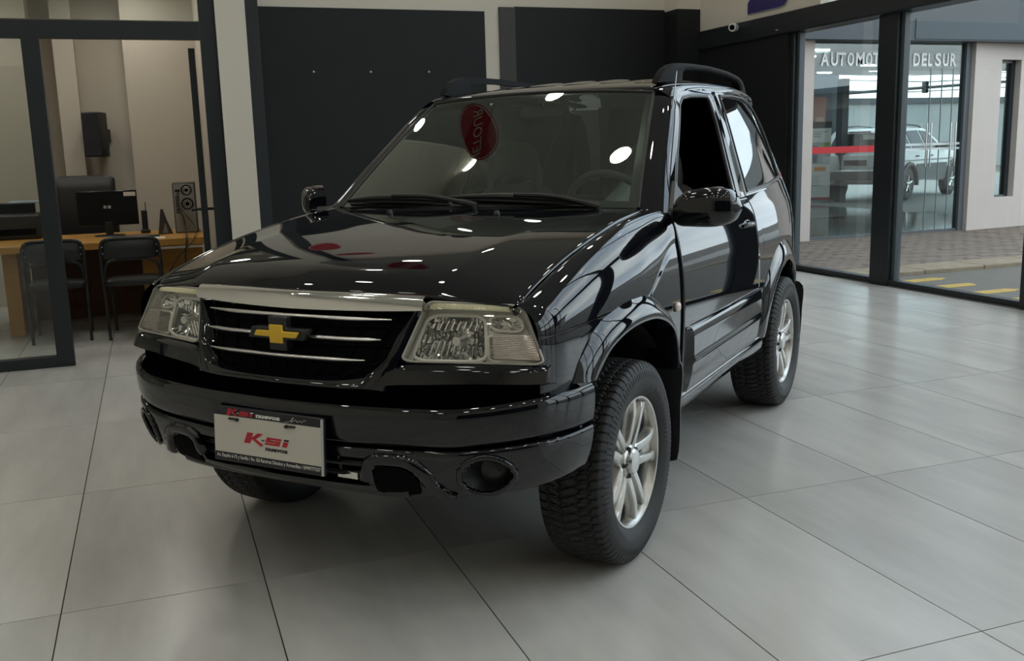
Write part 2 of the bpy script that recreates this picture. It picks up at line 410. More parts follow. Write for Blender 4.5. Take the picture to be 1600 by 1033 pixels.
# --- front fascia surface
FNx = pchip([0, .2, .385, .6, .72, .776, .80], [-.785, -.775, -.735, -.687, -.648, -.622, -.60])
def FN(x, z): return FNx(np.abs(x)) + .44 * (np.asarray(z) - .80)

# --- chrome strip over the grille
us = np.linspace(-.612, .612, 49); row = []
for u in us:
    p = hood_pt(np.array(u), np.array(0.0)); e = 1 - .25 * (abs(u) / .612) ** 3
    h = .046 * e
    row.append([(p[0], p[1] + .012, p[2] + .005), (p[0], p[1] - .010, p[2] + .003), (p[0], p[1] - .020, p[2] - .006), (p[0], p[1] - .030, p[2] - h), (p[0], p[1] - .026, p[2] - h - .005), (p[0], p[1] + .01, p[2] - h - .004)])
b = MB().grid(row); n6 = 6; o0 = (len(us) - 1) * 6
b.f.append(tuple(range(6))); b.f.append(tuple(o0 + 5 - i for i in range(6)))
fix_normals(b.build('chrome_strip', CHROME, car, angle=50))

# --- grille: dark recess, slats, surround
def gx(t, z):   # half width of the opening at height z
    return np.interp(z, [.752, .765, .80, .86, .945], [.24, .285, .325, .345, .405])
zz = np.linspace(.752, .955, 14); G = []
for t in np.linspace(-1, 1, 30): G.append([(t * gx(t, z), FN(t * gx(t, z), z) + .035, z) for z in zz])
MB().grid(G).build('grille_backing', DARK, car)
b = MB()
for k in range(9):
    t = -1 + 2 * (k + .5) / 9; b.tube([(t * gx(0, z) * 1.0, FN(t * gx(0, z), z) + .030, z) for z in zz], .0035, 6)
for z in (.785, .835, .887, .935):
    b.tube([(t * gx(0, z), FN(t * gx(0, z), z) + .032, z) for t in np.linspace(-1, 1, 25)], .004, 6)
b.build('grille_mesh', DARK, car)
def bar(x0, x1, z, dz):
    path = [(x, FN(x, z) - .012 - .004 * (1 - (x / .35) ** 2), z + dz * (x / .34) ** 2) for x in np.linspace(x0, x1, 28)]
    r = [.0078 * min(1, .35 + 4 * min(i, 27 - i) / 27) for i in range(28)]
    b = MB().tube(path, r, 10, sy=.75); b.build('grille_bar', BARCHROME, car)
bar(-.345, .345, .916, -.002); bar(-.325, -.09, .862, -.002); bar(.09, .325, .862, -.002); bar(-.292, .292, .806, -.001)
# surround: gloss ring between the opening and the lamps, running down to the nose panel
def ring_strip(outer, inner, fn, n=10):
    G = []
    for o_, i_ in zip(outer, inner): G.append([fn(*(np.asarray(o_) * (1 - t) + np.asarray(i_) * t), t) for t in np.linspace(0, 1, n)])
    return G
zs2 = np.linspace(.955, .765, 24)
inn = [(gx(0, z), z) for z in zs2] + [(x, .752) for x in np.linspace(.24, -.24, 25)] + [(-gx(0, z), z) for z in zs2[::-1]]
oxf = lambda z: np.interp(z, [.70, .80, .96], [.392, .382, .430])
out = [(oxf(z), z) for z in np.linspace(.962, .80, 24)] + [(x, .722) for x in np.linspace(.36, -.36, 25)] + [(-oxf(z), z) for z in np.linspace(.80, .962, 24)]
G = ring_strip(out, inn, lambda x, z, t: (x, FN(x, z) - .012 * math.sin(PI * min(1, t * 1.15)) + (.03 * t ** 6), z), 10)
MB().grid(G).build('grille_surround', PAINT, car, angle=60)
# --- nose panel under the lamps
G = []
for x in np.linspace(-.792, .792, 97):
    a = abs(x); zt = .797 if a > .39 else .797 - .05 * (1 - (a / .39) ** 4); zb = .745 - .02 * max(0, 1 - (a / .6) ** 2)
    G.append([(x, FN(x, z) + (-.008 if 0 < i < 7 else .012), z) for i, z in enumerate(np.linspace(zt, zb, 8))] + [(x, FN(x, zb) + .10, zb - .012)])
MB().grid(G).build('nose_panel', PAINT, car, angle=50)

# --- emblem
EM = empty('emblem', (0, FN(0, .868) - .036, .868), 0, car)
def bowtie(w, h, t):
    a = .30 * w; c = .33 * h; s_ = .10 * w
    return [(-w + s_, c), (-a, c), (-a, h), (a, h), (a, c), (w + s_ * .4, c), (w - s_, -c), (a, -c), (a, -h), (-a, -h), (-a, -c), (-w - s_ * .4, -c)]
def bow_obj(name, mt, w, h, y0, y1, bev, px=0):
    b = MB().prism(bowtie(w, h, 0), 1, y0, y1); return fix_normals(b.build(name, mt, EM, smooth=True, angle=20, bevel=bev))
bow_obj('emblem_base', PLASTIC, .108, .050, -.004, .025, .003)
bow_obj('emblem_badge', GOLD, .082, .0275, -.012, -.003, .003)
car_em = EM

# --- headlamps
def headlamp(sd):
    hb_ = np.array([.385, -.729, .802]); ob = np.array([.781, -.618, .800]); ot = np.array([.705, -.590, .955]); it = np.array([.432, -.648, .962])
    def HL(u, v, d=0.0):
        p = (1 - u) * (1 - v) * hb_ + u * (1 - v) * ob + u * v * ot + (1 - u) * v * it
        bul = .020 * (4 * u * (1 - u)) ** .6 * (4 * v * (1 - v)) ** .4 if 0 < u < 1 and 0 < v < 1 else 0
        nrm = np.array([.34 + .35 * u ** 3, -.86, .36]); nrm /= np.linalg.norm(nrm)
        q = p + nrm * (bul - d); return (sd * q[0], q[1], q[2])
    root = empty('headlamp', (0, 0, 0), 0, car)
    # rounded outline in (u, v)
    def outline(m_, r=.09):
        pts = []
        for cx, cy, a0 in ((1 - m_ - r, m_ + r, -90), (1 - m_ - .16, 1 - m_ - .16, 0), (m_ + r, 1 - m_ - r, 90), (m_ + r, m_ + r, 180)):
            rr = .16 if cx == 1 - m_ - .16 else r
            for k in range(7): a = math.radians(a0 + 15 * k); pts.append((cx + rr * math.cos(a), cy + rr * math.sin(a)))
        return pts
    def disc_grid(ol, d0, d1, steps, bowl=0):
        c = np.mean(ol, axis=0); G = []
        for p in ol: G.append([HL(*(c + (np.array(p) - c) * s_), d0 + (d1 - d0) * (1 - s_ ** 2)) for s_ in np.linspace(1, 0.02, steps)])
        return G
    wrap = dict(wrap_u=True)
    ol = outline(0)
    G = disc_grid(ol, 0, 0, 8); MB().grid(G, **wrap).build('lens', LENS, root, angle=60)
    # black-edged housing behind and a pale bezel
    G = [[HL(*p, d) for d in (-.001, .02, .06)] for p in ol]; MB().grid(G, **wrap).build('housing', mat('lamp_housing', (0.70, 0.68, 0.62), 0.35, 0.1), root)
    GU, GV = np.meshgrid(np.linspace(0.004, .996, 60), np.linspace(.004, .996, 40), indexing='ij'); GB = np.array([[HL(GU[a, b_], GV[a, b_], .050) for b_ in range(40)] for a in range(60)])
    def cut(a, b_):
        u, v = (GU[a, b_] + GU[a + 1, b_]) / 2, (GV[a, b_] + GV[a, b_ + 1]) / 2
        return (.05 < u < .60 and .05 < v < .815) or (.65 < u < .95 and .58 < v < .83) or (.625 < u < .97 and .055 < v < .485) or (u > .90 and v > .93 - (1 - u)) or u + v > 1.90
    MB().grid(GB, skip=cut).build('bezel', mat('lamp_bezel', (0.93, 0.92, 0.87), 0.30, 0.05), root)
    rim = [HL(*p, -.0015) for p in ol] ; rim.append(rim[0])
    MB().tube(rim, .0035, 6).build('lens_seal', mat('lens_seal', (0.42, 0.41, 0.36), 0.4), root)
    CH = mat('lamp_reflector', (0.95, 0.95, 0.94), 0.09, 0.93)
    def sub_outline(u0, u1, v0, v1, r):
        pts = []
        for cx, cy, a0 in ((u1 - r, v0 + r, -90), (u1 - r, v1 - r, 0), (u0 + r, v1 - r, 90), (u0 + r, v0 + r, 180)):
            for k in range(6): a = math.radians(a0 + 18 * k); pts.append((cx + r * math.cos(a), cy + r * math.sin(a)))
        return pts
    def chamber(name, u0, u1, v0, v1, r, depth, mt, flutes=0, axis=0, wob=.004):
        sol = resample(np.array(sub_outline(u0, u1, v0, v1, r) + [sub_outline(u0, u1, v0, v1, r)[0]]), 121)[:-1]
        c = np.mean(sol, axis=0); G = []
        for p in sol:
            rw = []
            for s_ in np.linspace(1, .02, 26):
                q = c + (p - c) * s_; d = .042 + depth * (1 - s_ ** 2)
                if flutes and axis == 0:   # stepped facets: saw-tooth columns above and below the bulb
                    fz = (q[0] - c[0]) * flutes * 1.6; d += wob * 2.2 * ((fz % 1.0) - .5) * (1 if s_ < .96 else 0) + wob * (.9 if int(math.floor(fz) + (q[1] > c[1] + .04)) % 2 else -.9)
                elif flutes: d += wob * math.sin(flutes * (q[axis] - c[axis]) * 2 * PI) * (1 if s_ < .96 else 0)
                rw.append(HL(*q, d))
            G.append(rw)
        o = MB().grid(G, **wrap).build(name, mt, root, angle=25)
        rimp = [HL(*p, .040) for p in sol]; rimp.append(rimp[0]); MB().tube(rimp, .0045, 8).build('chamber_rim', mat('lamp_rim', (0.85, 0.83, 0.76), 0.3, 0.1), root)
        return c
    u0, u1, v0, v1, rr_ = .045, .605, .045, .82, .13
    c = np.array([(u0 + u1) / 2 + .02, (v0 + v1) / 2]); NU, NV = 14, 7; rl = np.random.default_rng(3); b = MB()
    def inside(u, v):
        du, dv = max(u0 + rr_ - u, u - (u1 - rr_), 0), max(v0 + rr_ - v, v - (v1 - rr_), 0); return du * du + dv * dv <= rr_ * rr_
    bowl = lambda u, v: .046 + .085 * max(0, 1 - ((u - c[0]) / .30) ** 2 - ((v - c[1]) / .42) ** 2)
    for iu in range(NU):
        for iv in range(NV):
            ua, ub = u0 + (u1 - u0) * iu / NU, u0 + (u1 - u0) * (iu + 1) / NU; va, vb = v0 + (v1 - v0) * iv / NV, v0 + (v1 - v0) * (iv + 1) / NV
            um, vm = (ua + ub) / 2, (va + vb) / 2
            if not inside(um, vm): continue
            d0 = bowl(um, vm); tu, tv = rl.uniform(-.007, .007), rl.uniform(-.011, .011); bu = .004
            G = []
            for a in (-1, -.33, .33, 1):
                G.append([HL(um + a * (ub - ua) / 2, vm + q * (vb - va) / 2, d0 + tu * a + tv * q + (bowl(um + a * (ub - ua) / 2, vm + q * (vb - va) / 2) - d0) * .8 + bu * (a * a)) for q in (-1, -.33, .33, 1)])
            b.grid(G)
    b.build('main_reflector', CH, root, angle=20)
    ring_ = [HL(*p, .040) for p in sub_outline(u0, u1, v0, v1, rr_)]; ring_.append(ring_[0]); MB().tube(ring_, .0055, 8).build('chamber_rim', mat('lamp_rim', (0.85, 0.83, 0.76), 0.3, 0.1), root)
    back_ = [[HL(*(c + (np.array(p) - c) * q), .045 + .1 * (1 - q * q) + .004) for q in (1, .7, .35, .02)] for p in sub_outline(u0, u1, v0, v1, rr_)]
    MB().grid(back_, wrap_u=True).build('reflector_shade_shell', mat('lamp_shadow', (.05, .05, .05), .5), root)  # near-black shell paints deep shade into the gaps between facets
    # bulb with its chrome cap and the stepped side facets
    q = HL(c[0] + .06, c[1] + .03, .075); b = MB(); b.lathe([(-.045, .0), (-.045, .013), (-.03, .016), (-.012, .016), (0.0, .022), (.004, .03)], 1, q[0], q[1], q[2], 20)
    b.build('bulb', mat('bulb_cap', (0.75, 0.75, 0.72), 0.15, 0.8), root)
    b = MB()
    for k in range(6):
        u_ = .15 + .045 * k
        b.tube([HL(u_ + .02 * t, .14 + .26 * t, .070 - .012 * t) for t in np.linspace(0, 1, 6)], .0035, 6)
    b.build('reflector_step', CH, root)
    b = MB()
    for k in range(7):
        u_ = .17 + .055 * k; b.tube([HL(u_ + .02 * t, .58 + .16 * t, .062) for t in np.linspace(0, 1, 5)], .0035, 6)
    b.build('reflector_step', CH, root)
    chamber('park_lamp', .645, .955, .57, .84, .11, .045, CH, 0)
    chamber('turn_lamp', .62, .975, .05, .49, .06, .03, mat('turn_reflector', (0.82, 0.77, 0.72), 0.25, 0.3), 16, 1, .0035)
    # ribbed strip along the top edge of the lens
    b = MB()
    for k in range(46):
        u_ = .06 + .78 * k / 45; b.tube([HL(u_, .875, .004), HL(u_, .925, .002), HL(u_, .975, .004)], .0026, 5, sy=.8)
    b.build('lens_ribs', mat('lens_rib', (0.80, 0.76, 0.52), 0.25, 0.0, coat=.5), root)
    b = MB()
    for k in range(14):
        v_ = .085 + .385 * k / 13; b.tube([HL(u_, v_, .006) for u_ in np.linspace(.66, .985, 8)], .0022, 5)
    b.build('turn_lens_ribs', mat('turn_rib', (0.60, 0.52, 0.48), 0.2, 0.2, coat=.5), root)
both(headlamp)

# --- front bumper
BX = pchip([0, .2, .4, .55, .68, .76, .81, .838, .848], [-.865, -.856, -.826, -.786, -.725, -.662, -.585, -.50, -.43])
# planform sampled by arc, normals in plan
xp = np.concatenate([np.linspace(0, .70, 50), .70 + .148 * np.sin(np.linspace(0, PI / 2, 32))[1:]])
pl = resample(np.stack([xp, BX(xp)], 1), 100)
pl = np.vstack([pl[::-1] * [-1, 1], pl[1:]])
pn = np.gradient(pl, axis=0); pn = np.stack([pn[:, 1], -pn[:, 0]], 1); pn /= np.linalg.norm(pn, axis=1)[:, None]
def bump_pt(i, d, z): return (pl[i, 0] - pn[i, 0] * d, pl[i, 1] - pn[i, 1] * d, z)
NB = len(pl)
def endlift(i): a = abs(pl[i, 0]); return .022 * sst((a - .55) / .28)
up = [(.150, .655), (.06, .672), (.030, .683), (.014, .690), (.006, .686), (.001, .672), (0, .655), (.001, .63), (.004, .60), (.008, .584), (.016, .578), (.03, .577)]
up_n = cr(up, 26)
G = [[bump_pt(i, d, z + endlift(i)) for d, z in up_n] for i in range(NB)]
MB().grid(G, flip=True).build('front_bumper', PAINT, car, angle=50)
lo = [(.03, .572), (.012, .571), (.006, .562), (.008, .54), (.016, .50), (.030, .46), (.044, .435), (.06, .424), (.10, .418), (.16, .415)]
lo_n = cr(lo, 40)
FOGX, FOGZ, FOGR = .655, .497, .062
def fog_d(p): return math.hypot((abs(p[0]) - FOGX) / 1.05, (p[2] - FOGZ) / .92)
G = np.array([[bump_pt(i, d, z + endlift(i) * .8) for d, z in lo_n] for i in range(NB)])
def in_hole(i, j):
    p = (G[i, j] + G[i + 1, j] + G[i, j + 1] + G[i + 1, j + 1]) / 4; a = abs(p[0])
    if fog_d(p) < FOGR * .94: return True
    return p[2] > .452 and p[2] < .540 and a < .335 - .9 * max(0, .50 - p[2]) * .6
MB().grid(G, flip=True, skip=in_hole).build('bumper_skirt', PAINT, car, angle=50)
def skirt_at(x, z):
    i = int(np.argmin(np.abs(pl[:, 0] - x) + (pl[:, 1] > -.5) * 1.0)); d = np.interp(-z, -lo_n[:, 1][2:], lo_n[:, 0][2:]); return np.array(bump_pt(i, d, z))
def foglamp(sd):
    ring = []; back = []
    for k in range(41):
        a = 2 * PI * k / 40; z = FOGZ + .92 * FOGR * 1.05 * math.sin(a); x = FOGX + 1.05 * FOGR * 1.05 * math.cos(a)
        p = skirt_at(x, z); ring.append((sd * p[0], p[1] - .001, p[2])); back.append((sd * (FOGX + .055 * math.cos(a) * .9), -.700 + .05 + .03 * math.cos(a), FOGZ + .055 * math.sin(a) * .9))
    rootf = MB().tube(ring, .0085, 10).build('fog_lamp_ring', PAINT, car)
    g = [[tuple(np.array(ring[k]) * (1 - t) + np.array(back[k]) * t) for t in np.linspace(0, 1, 5)] for k in range(41)]
    MB().grid(g).build('fog_lamp_recess', PLASTIC, rootf)
    cb = np.mean(back[:-1], axis=0); g = [[tuple(cb + (np.array(back[k]) - cb) * s_ + np.array([0, -.012 * (1 - s_ ** 2), 0])) for s_ in (1, .7, .4, .05)] for k in range(41)]
    MB().grid(g).build('fog_lamp_blank', SATIN, rootf)
both(foglamp)
# lower intake: dark backing, rim and the two raised brackets
g = [[(x, FNx(abs(x)) + .02, z) for z in np.linspace(.42, .56, 4)] for x in np.linspace(-.60, .60, 25)]
MB().grid(g).build('intake_backing', DARK, car)
b = MB()
for z in (.478, .512): b.tube([(x, skirt_at(x, z)[1] + .03, z) for x in np.linspace(-.33, .33, 24)], .007, 6, sy=1.2)
for x in (-.21, 0.21, .085, -.085): b.tube([(x, skirt_at(x, z)[1] + .035, z) for z in np.linspace(.45, .545, 5)], .006, 6)
b.build('intake_grille', PLASTIC, car)
def bracket(sd):
    path = [(.318, .470), (.330, .520), (.352, .538), (.40, .541), (.445, .537), (.478, .515), (.505, .475), (.540, .436), (.575, .420)]
    pts = cr(path, 30); G = []
    for k, (x, z) in enumerate(pts):
        t = pts[min(k + 1, 29)] - pts[max(k - 1, 0)]; t /= np.linalg.norm(t); nx, nz = -t[1], t[0]
        rw = []
        for w, o in ((-.020, .0), (-.016, .012), (-.006, .017), (.006, .017), (.016, .012), (.020, .0)):
            q = skirt_at(x + nx * w, max(.416, z + nz * w)); q[1] -= o - .002; rw.append((sd * q[0], q[1], q[2]))
        G.append(rw)
    br = MB().grid(G, flip=sd < 0).build('bumper_bracket', PAINT, car, angle=60)
    poly = [(.345, .518), (.40, .520), (.445, .514), (.468, .49), (.48, .46), (.47, .435), (.40, .428), (.35, .432), (.335, .47)]
    pp = cr(poly + [poly[0]], 40); c0 = np.mean(pp, axis=0); g = []
    for x, z in pp:
        rw = []
        for s_ in (1, .66, .33, .02):
            xx, zz_ = c0 + (np.array([x, z]) - c0) * s_; q = skirt_at(xx, max(.418, zz_)); rw.append((sd * q[0], q[1] - .004 + 0 * s_, q[2]))
        g.append(rw)
    MB().grid(g).build('bracket_pocket', DARK, br)
both(bracket)
# lower lip of the centre intake
pts = cr([(-.43, .432), (-.36, .424), (0, .420), (.36, .424), (.43, .432)], 40); G = []
for x, z in pts:
    q = skirt_at(x, max(.42, z)); G.append([(x, q[1] + .03, z + .026), (x, q[1] - .006, z + .022), (x, q[1] - .014, z + .008), (x, q[1] - .008, z - .006), (x, q[1] + .03, z - .012)])
MB().grid(G).build('intake_lip', PAINT, car, angle=60)
# small painted plate stubs seen beside the licence plate
for x in (.235, .33):
    q = skirt_at(x, .47); box_obj('intake_badge', BARCHROME if x < .3 else BARCHROME, car, x - .035, x + .035, q[1] + .022, q[1] + .026, .462, .482)

# --- front fenders
YD0 = pchip([.42, .70, .98, 1.07, 1.135], [.470, .462, .458, .455, .450])
def arch_f(y): a = np.abs(np.asarray(y) + .0) / .445; return np.where(a < 1, .36 + .47 * (1 - np.clip(a, 0, 1) ** 2.6) ** (1 / 2.6), .36)
def fender(sd):
    ys = np.concatenate([np.linspace(-.615, -.42, 24), np.linspace(-.41, .40, 60), np.linspace(.405, .452, 6)])
    G = []
    for y in ys:
        xsh, zsh = float(xs_(y)) * .996 + .004, float(zs_(y)) - .001
        zside = zsh - .075; zl = .675 if y < -.42 else max(float(arch_f(y)), .42)
        xk = float(S(y, zsh - .04))
        top = [(xsh, zsh - .012), (xsh + .002, zsh - .002), (xsh + .012, zsh + .001)]
        # smooth shoulder by a quadratic curve from the shut line to the flank
        A = np.array([xsh + .012, zsh + .001]); kr = float(sst((y - .15) / .30)); K = np.array([xk - .004 + .018 * kr, zsh - .008 + .006 * kr]); B = np.array([float(S(y, zside - .05)), zside - .05])
        kf = 1 - float(sst((y - .05) / .38)); zb2 = max(.865, zl + .02)
        B2 = np.array([float(S(y, zb2)) - .001, zb2]); K2 = np.array([B2[0] + .002, zsh - .030])
        K = K * (1 - kf) + K2 * kf; B = B * (1 - kf) + B2 * kf
        sh = [tuple((1 - t) ** 2 * A + 2 * t * (1 - t) * K + t * t * B) for t in np.linspace(0, 1, 24)[1:]]
        lowz = np.linspace(B[1], zl, 22)[1:]
        low = [(float(S(y, z)), z) for z in lowz]
        xs = top + sh + low
        ky = sst((y - .30) / .152)
        yv = lambda z: y + ky * (float(YD0(min(z, 1.135))) - .0005 - .452)
        # nose corner tucks back towards the lamp
        k = max(0, (-.56 - y) / .055)
        G.append([(sd * (x - .016 * k * k), yv(z), z) for x, z in xs])
    MB().grid(G, flip=sd < 0).build('front_fender', PAINT, car, angle=60, solid=-.006 if False else 0)
both(fender)

def flare(name, outer, lip, sd, offl, n=90, nose=0):
    O = cr(outer, n); Lp = cr(lip, n); G = []
    for k in range(n):
        rw = []
        for t, off in ((-.10, -.004), (0, .003), (.10, .0095), (.3, .021), (.6, .031), (.88, .036), (1.0, .034), (1.04, .026), (1.05, -.03), (1.0, -.09)):
            q = O[k] * (1 - t) + Lp[k] * t; rw.append((sd * (float(S(q[0], max(q[1], .42))) + off * offl), q[0], q[1]))
        G.append(rw)
    o = MB().grid(G, flip=sd > 0); nn = 10
    o.f.append(tuple(range(nn))); o.f.append(tuple((n - 1) * nn + nn - 1 - i for i in range(nn)))
    fix_normals(o.build(name, PAINT, car, angle=45))
FO = [(-.468, .715), (-.43, .775), (-.37, .825), (-.28, .862), (-.14, .886), (-.03, .892), (.12, .880), (.24, .83), (.33, .755), (.385, .66), (.41, .56), (.418, .43)]
FL = [(-.395, .712), (-.35, .748), (-.29, .783), (-.20, .808), (-.11, .820), (-.02, .822), (.10, .812), (.21, .780), (.29, .728), (.335, .65), (.358, .56), (.366, .43)]
RO = [(1.655, .45), (1.70, .60), (1.76, .715), (1.86, .795), (1.98, .850), (2.12, .876), (2.28, .860), (2.42, .81), (2.52, .735), (2.59, .63), (2.61, .50), (2.615, .33)]
RL = [(1.735, .45), (1.77, .56), (1.83, .645), (1.91, .708), (2.00, .752), (2.12, .778), (2.24, .768), (2.35, .725), (2.44, .655), (2.50, .56), (2.525, .46), (2.535, .33)]
def flares(sd):
    flare('wheel_arch_flare', FO, FL, sd, 1.0); flare('wheel_arch_flare', RO, RL, sd, .75)
both(flares)

# --- doors
YD0 = pchip([.42, .70, .98, 1.07, 1.135], [.470, .462, .458, .455, .450])
YD1 = pchip([.42, .70, .90, 1.03, 1.08, 1.12, 1.14], [1.600, 1.600, 1.596, 1.590, 1.575, 1.545, 1.530])
def door_grid(y0f, y1f, z0, z1, nu, nv):
    G = []
    for z in np.linspace(z0, z1, nv): 
        a, b_ = float(y0f(z)), float(y1f(z)); G.append([(a + (b_ - a) * t, z) for t in np.linspace(0, 1, nu)])
    return np.transpose(np.array(G), (1, 0, 2))
DOORS = {}
WIN_O = [(.455, 1.136), (.60, 1.262), (.78, 1.408), (.91, 1.512), (.985, 1.562), (1.06, 1.592), (1.20, 1.606), (1.40, 1.613), (1.58, 1.614), (1.600, 1.600), (1.585, 1.48), (1.56, 1.30), (1.535, 1.136)]
WIN_I = [(.560, 1.150), (.66, 1.250), (.82, 1.385), (.945, 1.490), (1.00, 1.535), (1.07, 1.566), (1.20, 1.579), (1.36, 1.585), (1.455, 1.585), (1.468, 1.572), (1.445, 1.46), (1.40, 1.30), (1.355, 1.150)]
def loop_strip(O, I, n, offs, sd):
    """frame between two closed outlines; offs: list of (t, offset)"""
    O = resample(np.vstack([O, O[:1]]), n); I = resample(np.vstack([I, I[:1]]), n); G = []
    for k in range(n): G.append([(O[k] * (1 - t) + I[k] * t, off) for t, off in offs])
    return [[(sd * (float(S(q[0], q[1])) + off), q[0], q[1]) for q, off in rw] for rw in G]
def matched(O, I, per):
    """resample both outlines segment by segment so corners stay matched"""
    o, i_ = [], []
    N = len(O)
    for k in range(N):
        for t in np.linspace(0, 1, per, endpoint=False):
            o.append(np.array(O[k]) * (1 - t) + np.array(O[(k + 1) % N]) * t); i_.append(np.array(I[k]) * (1 - t) + np.array(I[(k + 1) % N]) * t)
    o.append(o[0]); i_.append(i_[0]); return np.array(o), np.array(i_)
def fan(poly, sd, off, steps=10, fn=None):
    P = np.array(poly); c = P.mean(0); G = []
    for p in np.vstack([P, P[:1]]):
        rw = []
        for s_ in np.linspace(1, .01, steps): q = c + (p - c) * s_; rw.append((sd * (float(S(q[0], q[1])) + off), q[0], q[1]))
        G.append(rw)
    return G
def smooth_poly(P, n): return cr(list(P) + [P[0]], n)
def door_fn(sd):
    G = door_grid(lambda z: YD0(z) + .003, lambda z: YD1(z) - .003, .425, 1.136, 60, 60)
    body = side3(G, 0, sd)
    # body-side crease: a soft swell running along the door
    d = MB().grid(body, flip=sd > 0).build('door', PAINT, car, solid=.006, angle=50)
    o, i_ = matched(WIN_O, WIN_I, 6)
    offs = ((0, -.004), (.02, .001), (.45, .004), (.55, .0045), (.62, .002), (.8, .002), (.97, .0), (1.0, -.014))
    G = [[(sd * (float(S(*(o[k] * (1 - t) + i_[k] * t))) + of), *(o[k] * (1 - t) + i_[k] * t)) for t, of in offs] for k in range(len(o))]
    MB().grid(G).build('window_frame', PAINT, d, angle=35)
    # dark weather strip inside the frame and the bright line at its edge
    b = MB().tube([(sd * (float(S(*q)) - .004), *q) for q in i_], .0075, 6); b.build('window_seal', PLASTIC, d)
    if sd < 0: MB().grid(fan(smooth_poly(WIN_I, 60), sd, -.016)).build('window_glass', DOORGLASS, d)   # the driver's window is wound down
    # handle in its dish
    hy, hz = 1.43, 1.005
    b = MB()
    g = []
    for k in range(25):
        a = 2 * PI * k / 24; g.append([(sd * (float(S(hy, hz)) + dd), hy + .085 * c_ * math.cos(a), hz + .034 * c_ * math.sin(a)) for c_, dd in ((1, .001), (.85, .004), (.75, -.003), (.02, -.012))])
    b.grid(g).build('handle_dish', PAINT, d)
    pth = [(hy - .075, hz + .010), (hy - .05, hz + .014), (hy, hz + .015), (hy + .045, hz + .012), (hy + .072, hz + .004)]
    b = MB().tube([(sd * (float(S(y, z)) + of), y, z) for (y, z), of in zip(cr(pth, 15), [.002, .012, .018, .021, .022, .022, .022, .022, .022, .022, .021, .02, .018, .012, .004])], .013, 10, sy=.8)
    b.build('door_handle', PAINT, d)
    b = MB().lathe([(0, .013), (.004, .012), (.005, .004), (.005, 0)], 0, sd * (float(S(1.505, .985)) - .0005), 1.505, .985, 16); b.build('door_lock', BARCHROME, d)
    # cladding on the lower door
    cl = [(.712, -.002), (.710, .010), (.703, .020), (.690, .026), (.66, .0275), (.60, .028), (.590, .030), (.583, .034), (.576, .035), (.570, .030), (.562, .026), (.52, .025), (.48, .022), (.452, .014), (.447, -.002)]
    G = []
    for k, t in enumerate(np.linspace(0, 1, 44)):
        y = .50 + (1.592 - .50) * t; e = 1 if 0 < k < 43 else 0
        rw = []
        for z, of in cl:
            sh = .030 * (1 - t) * 0
            yy = y - (.022 * math.sin(PI * np.clip((.712 - z) / .265, 0, 1)) * (1 - t) * (1 if True else 0)) * -1 if k < 4 else y
            rw.append((sd * (float(S(yy, z)) + of * (1 if e else .0)), yy + (-.004 if k == 0 else (.004 if k == 43 else 0)), z))
        G.append(rw)
    MB().grid(G, flip=sd > 0).build('door_cladding', PAINT, d, angle=30)
    DOORS[sd] = d
both(door_fn)

# --- sill with its rounded step
def sill(sd):
    pr = [(.470, -.03), (.468, .002), (.463, .016), (.452, .025), (.436, .029), (.420, .027), (.400, .020), (.385, .010), (.378, -.004), (.378, -.05)]
    def seg(y0, y1, drop0=0, drop1=0, grow=0):
        G = []
        for t in np.linspace(0, 1, 24):
            y = y0 + (y1 - y0) * t
            G.append([(sd * (float(S(y, max(z, .38))) - .006 + of * (1 + grow * t)), y, z - (drop0 + (drop1 - drop0) * t) * (.470 - z) / .09) for z, of in pr])
        o = MB().grid(G, flip=sd > 0); o.f.append(tuple(range(10))); o.f.append(tuple(23 * 10 + 9 - i for i in range(10)))
        fix_normals(o.build('side_sill', PAINT, car, angle=40))
    seg(.372, .478, .012, 0); seg(.481, 1.315); seg(1.318, 1.70, 0, .03)
both(sill)

